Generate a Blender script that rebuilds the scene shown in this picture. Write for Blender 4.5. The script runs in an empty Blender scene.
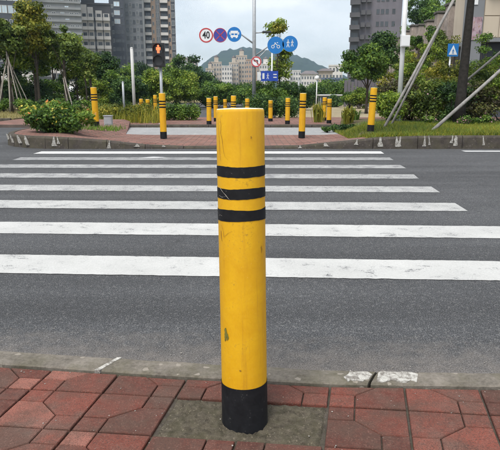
import bpy, bmesh, math, random
import numpy as np
from mathutils import Vector, Matrix
R = math.radians
sc = bpy.context.scene
C = sc.collection

# ------------------------------------------------------------------ camera
FPX, HZ, CAMH = 545.0, 92.0, 1.18            # focal length and horizon in photo pixels, eye height
TH = math.atan((225 - HZ) / FPX)
cam = bpy.data.cameras.new('camera'); camo = bpy.data.objects.new('camera', cam); C.objects.link(camo)
cam.sensor_width = 36; cam.sensor_fit = 'HORIZONTAL'; cam.lens = 36 * FPX / 500
cam.clip_start = 0.05; cam.clip_end = 9000
camo.location = (0, 0, CAMH); camo.rotation_euler = (math.pi / 2 - TH, 0, 0)
sc.camera = camo

# ------------------------------------------------------------------ sky, sun, exposure
SUN_EL, SUN_AZ = R(60), R(-150)               # azimuth from +Y towards +X
world = bpy.data.worlds.new('World'); sc.world = world; world.use_nodes = True
nt = world.node_tree; nt.nodes.clear()
def wn(t, **k):
    n = nt.nodes.new(t)
    for a, b in k.items(): setattr(n, a, b)
    return n
sky = wn('ShaderNodeTexSky', sky_type='NISHITA', sun_disc=False)
sky.sun_elevation = SUN_EL; sky.sun_rotation = SUN_AZ; sky.air_density = 1.0; sky.dust_density = 2.0
tc = wn('ShaderNodeTexCoord'); mp = wn('ShaderNodeMapping'); mp.inputs['Scale'].default_value = (1.0, 1.0, 2.6)
nz = wn('ShaderNodeTexNoise'); nz.inputs['Scale'].default_value = 3.4; nz.inputs['Detail'].default_value = 6; nz.inputs['Roughness'].default_value = .55
rp = wn('ShaderNodeValToRGB'); rp.color_ramp.elements[0].position = .34; rp.color_ramp.elements[1].position = .62
rp.color_ramp.elements[0].color = (.40, .40, .40, 1); rp.color_ramp.elements[1].color = (1, 1, 1, 1)
mx = wn('ShaderNodeMix', data_type='RGBA'); mx.inputs[7].default_value = (8.0, 8.35, 8.6, 1)
bg = wn('ShaderNodeBackground'); bg.inputs['Strength'].default_value = 0.1
ow = wn('ShaderNodeOutputWorld')
L = nt.links.new
L(tc.outputs['Generated'], mp.inputs['Vector']); L(mp.outputs[0], nz.inputs['Vector']); L(nz.outputs['Fac'], rp.inputs['Fac'])
L(rp.outputs['Color'], mx.inputs[0]); L(sky.outputs[0], mx.inputs[6]); L(mx.outputs[2], bg.inputs['Color']); L(bg.outputs[0], ow.inputs[0])
sun = bpy.data.lights.new('sun', 'SUN'); sun.energy = 2.7; sun.angle = R(30); sun.color = (1, .96, .9)
suno = bpy.data.objects.new('sun', sun); C.objects.link(suno)
sd = Vector((math.sin(SUN_AZ) * math.cos(SUN_EL), math.cos(SUN_AZ) * math.cos(SUN_EL), math.sin(SUN_EL)))
suno.rotation_euler = sd.to_track_quat('Z', 'Y').to_euler()
sc.view_settings.view_transform = 'Standard'; sc.view_settings.look = 'None'
sc.view_settings.gamma = 1; sc.view_settings.use_curve_mapping = False; sc.view_settings.exposure = 0.48
sc.render.engine = 'CYCLES'
sc.cycles.use_denoising = True; sc.cycles.use_adaptive_sampling = True; sc.cycles.adaptive_threshold = .03
sc.cycles.max_bounces = 5; sc.cycles.diffuse_bounces = 3; sc.cycles.glossy_bounces = 2; sc.cycles.transmission_bounces = 2; sc.cycles.transparent_max_bounces = 8; sc.cycles.volume_bounces = 0

# ------------------------------------------------------------------ helpers
def at(x, y, Y):
    """world point seen at photo pixel (x, y) at forward distance Y"""
    u = (x - 250) / FPX; v = (y - 225) / FPX
    ry = math.cos(TH) - v * math.sin(TH); rz = -math.sin(TH) - v * math.cos(TH)
    t = Y / ry
    return Vector((u * t, Y, CAMH + rz * t))
def px2m(Y): return Y * math.cos(TH) / FPX

class NB:
    """tiny node-material builder"""
    def __init__(s, name, rough=.8, spec=.25):
        s.m = bpy.data.materials.new(name); s.m.use_nodes = True
        s.t = s.m.node_tree; s.b = s.t.nodes['Principled BSDF']; s.out = s.t.nodes['Material Output']
        s.b.inputs['Roughness'].default_value = rough; s.b.inputs['Specular IOR Level'].default_value = spec
    def n(s, t, **k):
        q = s.t.nodes.new(t)
        for a, b in k.items(): setattr(q, a, b)
        return q
    def l(s, a, b): s.t.links.new(a, b)
    def coord(s, scale=(1, 1, 1), kind='Object'):
        c = s.n('ShaderNodeTexCoord'); m = s.n('ShaderNodeMapping'); m.inputs['Scale'].default_value = scale
        s.l(c.outputs[kind], m.inputs['Vector']); return m.outputs[0]
    def noise(s, vec, scale, detail=4, rough=.6, dist=0):
        q = s.n('ShaderNodeTexNoise'); q.inputs['Scale'].default_value = scale; q.inputs['Detail'].default_value = detail
        q.inputs['Roughness'].default_value = rough; q.inputs['Distortion'].default_value = dist
        s.l(vec, q.inputs['Vector']); return q.outputs['Fac']
    def ramp(s, fac, stops):
        q = s.n('ShaderNodeValToRGB'); e = q.color_ramp.elements
        while len(e) < len(stops): e.new(.5)
        for i, (p, c) in enumerate(stops):
            e[i].position = p; e[i].color = (c, c, c, 1) if isinstance(c, (int, float)) else (*c, 1)
        s.l(fac, q.inputs['Fac']); return q.outputs['Color']
    def mix(s, fac, a, b, blend='MIX'):
        q = s.n('ShaderNodeMix', data_type='RGBA', blend_type=blend)
        for sock, v in ((q.inputs[0], fac), (q.inputs[6], a), (q.inputs[7], b)):
            if isinstance(v, (int, float)): sock.default_value = v
            elif isinstance(v, tuple): sock.default_value = (*v, 1)
            else: s.l(v, sock)
        return q.outputs[2]
    def math(s, op, a, b=0.0):
        q = s.n('ShaderNodeMath', operation=op)
        for sock, v in ((q.inputs[0], a), (q.inputs[1], b)):
            if isinstance(v, (int, float)): sock.default_value = v
            else: s.l(v, sock)
        return q.outputs[0]
    def col(s, c):
        if isinstance(c, tuple): s.b.inputs['Base Color'].default_value = (*c, 1)
        else: s.l(c, s.b.inputs['Base Color'])
    def bump(s, h, strength=.4, dist=.01):
        q = s.n('ShaderNodeBump'); q.inputs['Strength'].default_value = strength; q.inputs['Distance'].default_value = dist
        s.l(h, q.inputs['Height']); s.l(q.outputs[0], s.b.inputs['Normal'])

def simple(name, c, rough=.7, spec=.25, var=.12, scale=6, metal=0, bump=0):
    """plain colour with mottling"""
    b = NB(name, rough, spec); v = b.coord()
    f = b.noise(v, scale, 5)
    b.col(b.mix(b.ramp(f, [(.3, 0.0), (.7, 1.0)]), tuple(x * (1 - var) for x in c), tuple(min(1, x * (1 + var)) for x in c)))
    b.b.inputs['Metallic'].default_value = metal
    if bump: b.bump(f, bump, .01)
    return b.m

def obj(name, me, mats=None, parent=None):
    if isinstance(me, bmesh.types.BMesh):
        d = bpy.data.meshes.new(name); me.to_mesh(d); me.free(); me = d
    o = bpy.data.objects.new(name, me); C.objects.link(o)
    if mats:
        for m in (mats if isinstance(mats, (list, tuple)) else [mats]):
            if m.name not in [x.name for x in me.materials if x]: me.materials.append(m)
    if parent: o.parent = parent
    return o
def tag(o, label=None, cat=None, group=None, kind=None):
    if label: o['label'] = label
    if cat: o['category'] = cat
    if group: o['group'] = group
    if kind: o['kind'] = kind
    return o
def thing(name, loc, label, cat, group=None, rz=0):
    o = bpy.data.objects.new(name, None); C.objects.link(o); o.empty_display_size = .2
    o.location = loc; o.rotation_euler = (0, 0, rz)
    return tag(o, label, cat, group)
def copy_tree(o, parent=None):
    c = o.copy(); C.objects.link(c); c.parent = parent
    for ch in o.children: copy_tree(ch, c)
    return c

def box(bm, x0, x1, y0, y1, z0, z1, mi=0):
    vs = [bm.verts.new(p) for p in ((x0, y0, z0), (x1, y0, z0), (x1, y1, z0), (x0, y1, z0), (x0, y0, z1), (x1, y0, z1), (x1, y1, z1), (x0, y1, z1))]
    for f in ((3, 2, 1, 0), (4, 5, 6, 7), (0, 1, 5, 4), (1, 2, 6, 5), (2, 3, 7, 6), (3, 0, 4, 7)):
        bm.faces.new([vs[i] for i in f]).material_index = mi
    return vs
def boxmesh(name, *dims):
    bm = bmesh.new(); box(bm, *dims); me = bpy.data.meshes.new(name); bm.to_mesh(me); bm.free(); return me
def bev(bm, w, seg=2):
    bmesh.ops.bevel(bm, geom=list(bm.edges), offset=w, segments=seg, affect='EDGES', profile=.7)
    return bm
def tube(bm, pts, rads, seg=8, mi=0, cap=True):
    pts = [Vector(p) for p in pts]
    if isinstance(rads, (int, float)): rads = [rads] * len(pts)
    rings = []
    for i, p in enumerate(pts):
        d = (pts[min(i + 1, len(pts) - 1)] - pts[max(i - 1, 0)]).normalized()
        a = d.orthogonal().normalized() if abs(d.z) < .99 else Vector((1, 0, 0)); b = d.cross(a).normalized(); a = b.cross(d)
        if i and rings:   # keep rings aligned
            pr = (rings[-1][0].co - pts[i - 1]); pr = (pr - d * pr.dot(d))
            if pr.length > 1e-6: a = pr.normalized(); b = d.cross(a)
        rings.append([bm.verts.new(p + (a * math.cos(t) + b * math.sin(t)) * rads[i]) for t in [2 * math.pi * k / seg for k in range(seg)]])
    for r0, r1 in zip(rings, rings[1:]):
        for k in range(seg):
            f = bm.faces.new((r0[k], r0[(k + 1) % seg], r1[(k + 1) % seg], r1[k])); f.material_index = mi; f.smooth = True
    if cap:
        bm.faces.new(rings[0][::-1]).material_index = mi; bm.faces.new(rings[-1]).material_index = mi
def lathe(bm, prof, seg=32, mi=0, smooth=True):
    rings = [[bm.verts.new((r * math.cos(t), r * math.sin(t), z)) for t in [2 * math.pi * k / seg for k in range(seg)]] for r, z in prof]
    for r0, r1 in zip(rings, rings[1:]):
        for k in range(seg):
            f = bm.faces.new((r0[k], r0[(k + 1) % seg], r1[(k + 1) % seg], r1[k])); f.smooth = smooth; f.material_index = mi
    return rings
def prism(bm, poly, z0, z1, mi=0, ztop=None):
    a = [bm.verts.new((p[0], p[1], z0)) for p in poly]
    b = [bm.verts.new((p[0], p[1], z1)) for p in poly]
    n = len(poly)
    bm.faces.new(b).material_index = mi; bm.faces.new(a[::-1]).material_index = mi
    for i in range(n): bm.faces.new((a[i], a[(i + 1) % n], b[(i + 1) % n], b[i])).material_index = mi
def disc_y(bm, cx, cz, r, y0, y1, seg=32, mi=0, r_in=None):
    """disc or ring facing -Y, between y0 (front) and y1 (back)"""
    def ring(rr, y): return [bm.verts.new((cx + rr * math.cos(t), y, cz + rr * math.sin(t))) for t in [2 * math.pi * k / seg for k in range(seg)]]
    f0, b0 = ring(r, y0), ring(r, y1)
    for k in range(seg): bm.faces.new((f0[k], b0[k], b0[(k + 1) % seg], f0[(k + 1) % seg])).material_index = mi
    if r_in is None:
        bm.faces.new(f0).material_index = mi; bm.faces.new(b0[::-1]).material_index = mi
    else:
        f1, b1 = ring(r_in, y0), ring(r_in, y1)
        for k in range(seg):
            j = (k + 1) % seg
            bm.faces.new((f0[k], f0[j], f1[j], f1[k])).material_index = mi
            bm.faces.new((b0[j], b0[k], b1[k], b1[j])).material_index = mi
            bm.faces.new((f1[j], b1[j], b1[k], f1[k])).material_index = mi
def lerp_tab(tab, x):
    if x <= tab[0][0]: return tab[0][1]
    for (a, va), (b, vb) in zip(tab, tab[1:]):
        if x <= b: return va + (vb - va) * (x - a) / (b - a)
    return tab[-1][1]
def clip_half(poly, n, d):
    """keep the side n.p <= d"""
    out = []
    for i, p in enumerate(poly):
        q = poly[(i + 1) % len(poly)]
        a = n[0] * p[0] + n[1] * p[1] - d; b = n[0] * q[0] + n[1] * q[1] - d
        if a <= 0: out.append(p)
        if a * b < 0:
            t = a / (a - b); out.append((p[0] + (q[0] - p[0]) * t, p[1] + (q[1] - p[1]) * t))
    return out
def inset(poly, w):
    """inset of a convex polygon; w is one width or one per edge"""
    ar = sum(p[0] * q[1] - q[0] * p[1] for p, q in zip(poly, poly[1:] + poly[:1]))
    if ar < 0: poly = poly[::-1]
    out = list(poly)
    for i, p in enumerate(poly):
        q = poly[(i + 1) % len(poly)]; e = (q[0] - p[0], q[1] - p[1]); ln = math.hypot(*e)
        if ln < 1e-6: continue
        n = (e[1] / ln, -e[0] / ln)
        out = clip_half(out, n, n[0] * p[0] + n[1] * p[1] - w)
        if len(out) < 3: return []
    return out
def quads_mesh(name, V, tint=None, per=4):
    """V: (n, per, 3) array -> mesh of n separate faces with a face attribute 'tint'"""
    n = len(V); me = bpy.data.meshes.new(name)
    me.vertices.add(n * per); me.vertices.foreach_set('co', V.reshape(-1).astype(np.float32))
    me.loops.add(n * per); me.loops.foreach_set('vertex_index', np.arange(n * per, dtype=np.int32))
    me.polygons.add(n); me.polygons.foreach_set('loop_start', np.arange(0, n * per, per, dtype=np.int32))
    me.polygons.foreach_set('loop_total', np.full(n, per, dtype=np.int32))
    if tint is not None:
        a = me.attributes.new('tint', 'FLOAT', 'FACE'); a.data.foreach_set('value', tint.astype(np.float32))
    me.update(calc_edges=True); return me

# ------------------------------------------------------------------ materials
def m_asphalt():
    b = NB('asphalt', .88, .3); v = b.coord()
    fine = b.noise(v, 170, 4, .8); mid = b.noise(v, 28, 4); big = b.noise(v, .55, 5, .6)
    vo = b.n('ShaderNodeTexVoronoi'); vo.inputs['Scale'].default_value = 130; b.l(v, vo.inputs['Vector'])
    base = b.ramp(fine, [(.36, (.007, .0074, .0082)), (.47, (.034, .0355, .039)), (.62, (.165, .168, .175))])
    base = b.mix(b.math('MULTIPLY', b.math('GREATER_THAN', vo.outputs['Color'], .8), .45), base, (.21, .205, .2))
    trk = b.noise(b.coord((.12, 1.5, 1)), 1, 5, .6)
    base = b.mix(.75, base, b.ramp(trk, [(.35, .36), (.65, .62)]), 'OVERLAY')
    blot = b.noise(v, 2.3, 5, .6, .8)
    base = b.mix(b.ramp(blot, [(.6, 0.0), (.72, .4)]), base, (.035, .035, .037))
    base = b.mix(.5, base, b.ramp(mid, [(.3, .3), (.7, .72)]), 'OVERLAY')
    base = b.mix(.6, base, b.ramp(big, [(.3, .38), (.7, .62)]), 'OVERLAY')
    # sand gathered along the gutter
    sx = b.n('ShaderNodeSeparateXYZ'); b.l(v, sx.inputs[0])
    yy = b.math('ADD', sx.outputs['Y'], b.math('MULTIPLY', sx.outputs['X'], .06))
    g = b.ramp(b.math('SUBTRACT', b.math('MULTIPLY', b.math('SUBTRACT', 2.95, yy), 1.1), b.math('MULTIPLY', b.math('SUBTRACT', 1.0, b.noise(v, 9, 5, .7)), .9)), [(.0, 0.0), (.5, .75)])
    base = b.mix(g, base, b.ramp(fine, [(.3, (.075, .066, .06)), (.7, (.30, .27, .245))]))
    b.col(base); b.bump(b.math('ADD', fine, vo.outputs['Distance']), .6, .006); return b.m
def m_paint(name, wear, c=(.78, .79, .80)):
    b = NB(name, .75, .3); v = b.coord()
    n1 = b.noise(v, 5.5, 8, .68, .4); n2 = b.noise(v, 90, 3, .7); st = b.noise(b.coord((4, 46, 1)), 1, 5, .65)
    f = b.math('ADD', b.math('ADD', b.math('MULTIPLY', n1, .55), b.math('MULTIPLY', n2, .22)), b.math('MULTIPLY', st, .23))
    lo = .405 + .05 * wear
    k = b.ramp(f, [(lo - .035, 1.0), (lo + .035, 0.0)])
    dirt = b.ramp(b.noise(v, 1.6, 5), [(.3, 1.0), (.75, .72 + .1 * (1 - wear))])
    white = b.mix(1.0, b.mix(b.ramp(b.noise(v, 120, 2), [(.3, 0.0), (.7, 1.0)]), tuple(x * .86 for x in c), c), dirt, 'MULTIPLY')
    asph = b.ramp(n2, [(.3, (.05, .052, .058)), (.7, (.2, .205, .215))]); fade = b.ramp(b.math('ADD', b.math('MULTIPLY', n2, .6), b.math('MULTIPLY', n1, .4)), [(.42 - .1 * wear, min(1, wear * 1.7)), (.62 - .06 * wear, wear * .55)]); b.col(b.mix(k, b.mix(fade, white, asph), asph)); b.bump(n2, .3, .003); return b.m
def m_tile():
    b = NB('red_paver', .85, .25); v = b.coord()
    a = b.n('ShaderNodeAttribute', attribute_name='tint')
    c = b.ramp(a.outputs['Fac'], [(0, (.065, .025, .019)), (.35, (.130, .038, .027)), (.7, (.195, .058, .041)), (1, (.30, .125, .095))])
    n = b.noise(v, 34, 6, .7); n2 = b.noise(v, 5, 6, .65); n3 = b.noise(v, 220, 2, .6)
    c = b.mix(b.ramp(n, [(.4, 0.0), (.75, .4)]), c, (.25, .11, .085))
    c = b.mix(b.ramp(n2, [(.42, 0.0), (.6, .75)]), c, (.085, .052, .040))
    c = b.mix(b.ramp(b.noise(v, 2.1, 5, .7), [(.52, 0.0), (.7, .55)]), c, (.13, .10, .082))
    c = b.mix(b.ramp(n3, [(.34, .8), (.52, 0.0)]), c, (.06, .036, .03))
    c = b.mix(b.ramp(b.noise(v, 150, 2, .6), [(.58, 0.0), (.72, .3)]), c, (.34, .20, .16))
    b.col(c); b.bump(b.math('ADD', n, b.math('MULTIPLY', n3, .5)), .45, .004); return b.m
def m_concrete(name, lo, hi, scale=14, moss=0.0, bump=.5):
    b = NB(name, .9, .2); v = b.coord()
    n = b.noise(v, scale, 8, .7); f = b.noise(v, scale * 9, 3, .7)
    c = b.ramp(b.math('ADD', b.math('MULTIPLY', n, .65), b.math('MULTIPLY', f, .35)), [(.33, lo), (.66, hi)])
    if moss: c = b.mix(b.ramp(b.noise(v, scale * .6, 6, .7), [(.42, 0.0), (.62, moss)]), c, (.085, .08, .045))
    vo = b.n('ShaderNodeTexVoronoi'); vo.inputs['Scale'].default_value = scale * 7; b.l(v, vo.inputs['Vector'])
    c = b.mix(b.math('MULTIPLY', b.math('GREATER_THAN', vo.outputs['Color'], .88), .5), c, tuple(min(1, x * 1.5) for x in hi))
    b.col(c); b.bump(b.math('ADD', n, f), bump, .006); return b.m
def m_bollard_yellow():
    b = NB('bollard_yellow_paint', .55, .35); v = b.coord()
    n = b.noise(v, 7, 7, .75, .5); s = b.noise(b.coord((42, 42, 2.2)), 1, 5, .7); f = b.noise(v, 110, 3, .75); big = b.noise(b.coord((3, 3, 1.4)), 1, 4, .6)
    c = b.mix(b.ramp(n, [(.3, 0.0), (.7, 1.0)]), (.60, .305, .006), (.72, .415, .008))
    c = b.mix(b.ramp(big, [(.4, 0.0), (.7, .45)]), c, (.50, .235, .012))
    c = b.mix(b.ramp(s, [(.54, 0.0), (.74, .55)]), c, (.40, .19, .014))
    g = b.math('ADD', b.math('MULTIPLY', f, .45), b.math('MULTIPLY', n, .55))
    c = b.mix(b.ramp(g, [(.575, 0.0), (.64, .6)]), c, (.27, .14, .02))
    c = b.mix(b.ramp(f, [(.66, 0.0), (.74, .5)]), c, (.78, .58, .18))
    b.col(c); b.l(b.ramp(g, [(.4, .42), (.65, .75)]), b.b.inputs['Roughness']); b.bump(g, .25, .003); return b.m
def m_bollard_black():
    b = NB('bollard_black_paint', .6, .2); v = b.coord()
    n = b.noise(v, 30, 6, .75, .6); f = b.noise(v, 140, 2, .7)
    c = b.mix(b.ramp(n, [(.3, 0.0), (.7, 1.0)]), (.006, .0065, .008), (.014, .015, .018))
    c = b.mix(b.ramp(b.math('ADD', b.math('MULTIPLY', n, .6), b.math('MULTIPLY', f, .4)), [(.62, 0.0), (.68, .7)]), c, (.22, .21, .19))
    b.col(c); b.bump(n, .2, .003); return b.m
def m_leaf(name, stops, trans=.3):
    b = NB(name, .6, .3)
    a = b.n('ShaderNodeAttribute', attribute_name='tint')
    c = b.ramp(a.outputs['Fac'], stops); b.col(c)
    tr = b.n('ShaderNodeBsdfTranslucent'); b.l(c, tr.inputs['Color'])
    ms = b.n('ShaderNodeMixShader'); ms.inputs[0].default_value = trans
    b.l(b.b.outputs[0], ms.inputs[1]); b.l(tr.outputs[0], ms.inputs[2]); b.l(ms.outputs[0], b.out.inputs['Surface']); return b.m
def m_brick(name, c1, c2, mort, sc_=1.0):
    b = NB(name, .88, .2); v = b.coord()
    q = b.n('ShaderNodeTexBrick'); b.l(v, q.inputs['Vector'])
    q.inputs['Scale'].default_value = 1; q.inputs['Brick Width'].default_value = .22 * sc_; q.inputs['Row Height'].default_value = .11 * sc_; q.inputs['Mortar Size'].default_value = .013
    q.inputs['Color1'].default_value = (*c1, 1); q.inputs['Color2'].default_value = (*c2, 1); q.inputs['Mortar'].default_value = (*mort, 1)
    n = b.noise(v, 1.2, 6, .7); n2 = b.noise(v, 40, 3)
    c = b.mix(b.ramp(n, [(.42, 0.0), (.7, .6)]), q.outputs['Color'], (.17, .13, .11))
    c = b.mix(.5, c, b.ramp(n2, [(.3, .35), (.7, .68)]), 'OVERLAY')
    b.col(c); b.bump(n2, .4, .006); return b.m
def m_terrain():
    b = NB('verge_soil_and_dry_grass', .95, .1); v = b.coord()
    n = b.noise(v, .35, 6, .65); f = b.noise(v, 7, 5, .7)
    c = b.ramp(n, [(.3, (.115, .12, .04)), (.5, (.19, .16, .075)), (.7, (.25, .20, .12))])
    c = b.mix(.7, c, b.ramp(f, [(.3, .28), (.7, .7)]), 'OVERLAY'); b.col(c); b.bump(f, .6, .03); return b.m
def m_mountain():
    b = NB('wooded_hillside', .95, .1); v = b.coord()
    n = b.noise(v, .012, 8, .65); f = b.noise(v, .09, 4, .7)
    c = b.ramp(b.math('ADD', b.math('MULTIPLY', n, .5), b.math('MULTIPLY', f, .5)), [(.38, (.010, .022, .020)), (.62, (.03, .055, .036))])
    b.col(c); return b.m

M = {}
M['asphalt'] = m_asphalt()
M['tile'] = m_tile()
M['kerb'] = m_concrete('near_kerb_concrete', (.075, .066, .055), (.24, .215, .185), 7, .55)
M['patch'] = m_concrete('old_mossy_concrete', (.018, .015, .011), (.20, .172, .13), 34, .45, 1.0)
M['bed'] = m_concrete('sandy_paver_bed', (.035, .03, .026), (.11, .095, .08), 30, .3)
M['island_kerb'] = m_concrete('dark_kerb_granite', (.03, .026, .023), (.10, .085, .076), 6, .45)
def m_mortar():
    b = NB('worn_pale_mortar', .9, .2); v = b.coord(); n = b.noise(v, 38, 7, .75, .4); f = b.noise(v, 150, 3, .7)
    c = b.ramp(f, [(.3, (.34, .33, .30)), (.7, (.60, .585, .55))])
    b.col(b.mix(b.ramp(b.math('ADD', b.math('MULTIPLY', n, .75), b.math('MULTIPLY', f, .25)), [(.45, 0.0), (.56, .85)]), c, (.13, .115, .10))); b.bump(n, .5, .004); return b.m
M['mortar'] = m_mortar()
M['slab'] = m_concrete('pale_concrete_roadway', (.23, .232, .235), (.33, .333, .335), 2.2)
M['yellow'] = m_bollard_yellow(); M['black'] = m_bollard_black()
M['cap'] = simple('bollard_cap_paint', (.70, .64, .46), .6, var=.25, scale=30)
M['scratch'] = simple('scraped_brown_primer', (.30, .16, .03), .8, var=.3, scale=60)
M['smudge'] = simple('dark_green_smudge', (.16, .15, .03), .7, var=.3, scale=60)
M['pale_scratch'] = simple('scraped_pale_metal', (.42, .40, .36), .6, var=.2, scale=60)
M['brick'] = m_brick('island_brick_paving', (.16, .075, .06), (.28, .145, .118), (.075, .06, .052), 1.35)
M['terrain'] = m_terrain(); M['mountain'] = m_mountain()
M['soil'] = simple('verge_soil', (.10, .085, .05), .95, .1, .35, 8, bump=.5)
M['bark'] = simple('bark', (.075, .062, .05), .95, .1, .35, 14, bump=.8)
M['dark_bark'] = simple('dark_trunk_bark', (.03, .027, .024), .9, .15, .35, 14, bump=.8)  # darker bark tone for the two propped trunks
M['pole_wood'] = simple('weathered_stake_wood', (.30, .27, .235), .85, .2, .25, 9, bump=.3)
M['grey_wood'] = simple('grey_stake_wood', (.245, .235, .225), .85, .2, .25, 9, bump=.3)
M['white_metal'] = simple('white_pole_paint', (.70, .71, .72), .5, .4, .08, 5)
M['galv'] = simple('galvanised_steel', (.36, .38, .40), .5, .5, .12, 8, metal=.3)
M['dark_metal'] = simple('dark_grey_metal', (.06, .065, .07), .5, .4, .1, 8)
M['frame'] = simple('pale_window_frame', (.48, .48, .47), .6, .3, .08, 2)
M['sign_blue'] = simple('sign_blue_sheeting', (.012, .17, .50), .45, .4, .06, 3)
M['sign_navy'] = simple('sign_deep_blue_sheeting', (.05, .06, .33), .45, .4, .06, 3)
M['sign_white'] = simple('sign_white_sheeting', (.74, .76, .78), .45, .4, .04, 3)
M['sign_red'] = simple('sign_red_sheeting', (.48, .06, .07), .45, .4, .06, 3)
M['sign_black'] = simple('sign_black_film', (.02, .02, .022), .45, .4, .04, 3)
def emis(name, c, s):
    b = NB(name); b.col((.02, .02, .02)); b.b.inputs['Emission Color'].default_value = (*c, 1); b.b.inputs['Emission Strength'].default_value = s
    q = b.noise(b.coord(), 120, 1); b.l(b.ramp(q, [(.3, tuple(x * .8 for x in c)), (.6, c)]), b.b.inputs['Emission Color']); return b.m
M['red_lamp'] = emis('lit_red_signal', (1.0, .16, .06), 2.2)
GREEN = [(0, (.020, .048, .010)), (.3, (.060, .130, .020)), (.65, (.140, .245, .034)), (1, (.27, .37, .06))]
DARK = [(0, (.010, .028, .010)), (.4, (.034, .082, .020)), (.75, (.08, .160, .034)), (1, (.17, .25, .05))]
LIME = [(0, (.045, .085, .012)), (.35, (.13, .215, .024)), (.7, (.25, .34, .036)), (1, (.40, .44, .08))]
YELL = [(0, (.05, .075, .012)), (.35, (.15, .18, .020)), (.7, (.30, .29, .030)), (1, (.48, .40, .07))]
OLIVE = [(0, (.030, .052, .012)), (.4, (.090, .145, .026)), (.75, (.185, .25, .042)), (1, (.33, .36, .08))]
RUST = [(0, (.030, .024, .014)), (.4, (.080, .070, .032)), (.75, (.12, .150, .036)), (1, (.22, .19, .06))]
DRY = [(0, (.14, .12, .05)), (.4, (.27, .235, .09)), (.75, (.40, .35, .14)), (1, (.50, .44, .22))]
for k, s_ in (('GREEN', GREEN), ('DARK', DARK), ('LIME', LIME), ('YELL', YELL), ('OLIVE', OLIVE), ('RUST', RUST), ('DRY', DRY)):
    M[k] = m_leaf('foliage_' + k.lower(), s_)
M['flower_yellow'] = m_leaf('yellow_blossom', [(0, (.45, .33, .03)), (1, (.62, .52, .10))])
M['flower_orange'] = m_leaf('orange_blossom', [(0, (.50, .16, .04)), (1, (.62, .28, .10))])
M['flower_pink'] = m_leaf('pink_blossom', [(0, (.50, .25, .28)), (1, (.68, .50, .50))])

# ------------------------------------------------------------------ the setting: terrain, hills, road
rng = np.random.default_rng(4); random.seed(4)
def sheet(name, poly, z, mat, parent=None):
    bm = bmesh.new(); bm.faces.new([bm.verts.new((p[0], p[1], z)) for p in poly]); return obj(name, bm, mat, parent)
tag(sheet('ground', [(-4000, -200), (4000, -200), (4000, 6000), (-4000, 6000)], -.06, M['terrain']), kind='structure')
KO = [(-14, 4.2), (-6, 2.98), (-3, 2.575), (-1.165, 2.327), (-.313, 2.217), (.304, 2.146), (1.073, 2.118), (3, 2.09), (14, 2.05)]   # road side of the near kerb
KI = [(-14, 4.06), (-6, 2.84), (-3, 2.435), (-1.104, 2.19), (-.296, 2.085), (.288, 2.024), (1.02, 1.999), (3, 1.97), (14, 1.93)]      # pavement side
road = tag(sheet('road', KO + [(60, 2.05), (60, 64), (-80, 64), (-80, 9)], 0, M['asphalt']), kind='structure')
# hills: a ridge with real depth
def hill(name, ridge, Y, depth, seed):
    r = np.random.default_rng(seed); bm = bmesh.new(); nx, ny = 120, 26; grid = []
    x0, x1 = ridge[0][0], ridge[-1][0]
    for j in range(ny):
        t = j / (ny - 1); row = []
        for i in range(nx):
            px = x0 + (x1 - x0) * i / (nx - 1); top = at(px, lerp_tab(ridge, px), Y)
            w = math.sin(math.pi * min(1, t * 1.0)) ** .8
            g = .94 - .10 * abs(math.sin(i * .55 + 3 * t) * math.sin(t * 9 + i * .2)) * abs(2 * t - 1)
            z = max(-5, top.z * w * g + r.normal() * 2.0 * w)
            row.append(bm.verts.new((top.x * (1 + (t - .5) * .15), Y + (t - .5) * depth, z)))
        grid.append(row)
    for a, b_ in zip(grid, grid[1:]):
        for i in range(nx - 1):
            f = bm.faces.new((a[i], a[i + 1], b_[i + 1], b_[i])); f.smooth = True
    return tag(obj(name, bm, M['mountain']), kind='structure')
hill('hills', [(60, 92), (130, 84), (178, 76), (194, 71), (205, 65), (216, 54), (224, 49), (234, 48), (244, 46), (254, 47), (266, 49), (280, 50), (292, 53), (304, 58), (314, 64), (326, 70), (345, 79), (380, 88), (430, 92)], 1300, 900, 3)

# crosswalk: eight painted stripes and an edge line
XR = lambda y: 1.75 + .083 * y
WEAR = [.12, .14, .30, .42, .55, .58, .95, .0]
for k in range(8):
    y0 = 3.39 + 1.05 * k; sl = -.046 + .007 * k; w = .42
    xl, xr = -4.25, XR(y0) if k > 1 else XR(y0) + .2
    bm = bmesh.new(); N = 160; fr = []; bk = []; r = random.Random(k)
    for i in range(N + 1):
        x = xl + (xr - xl) * i / N
        fr.append(bm.verts.new((x + (0 if 0 < i < N else r.uniform(-.02, .02)), y0 + sl * x + r.gauss(0, .0028), .004)))
        bk.append(bm.verts.new((x + (.03 if i == N else 0), y0 + w + sl * x + r.gauss(0, .0028), .004)))
    for i in range(N): bm.faces.new((fr[i], fr[i + 1], bk[i + 1], bk[i]))
    o = obj('crosswalk_stripe', bm, m_paint('crosswalk_paint_%d' % k, WEAR[k], (.60, .60, .585) if k < 7 else (.72, .72, .71)), road)
sheet('edge_line', [(4.38, 11.12), (16, 11.05), (16, 11.22), (4.36, 11.30)], .004, m_paint('edge_line_paint', .1), road)
sheet('paint_remnant', [(-2.05, 10.02), (-1.72, 10.0), (-1.55, 10.1), (-1.8, 10.18)], .008, m_paint('remnant_paint', .05), road)

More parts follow.
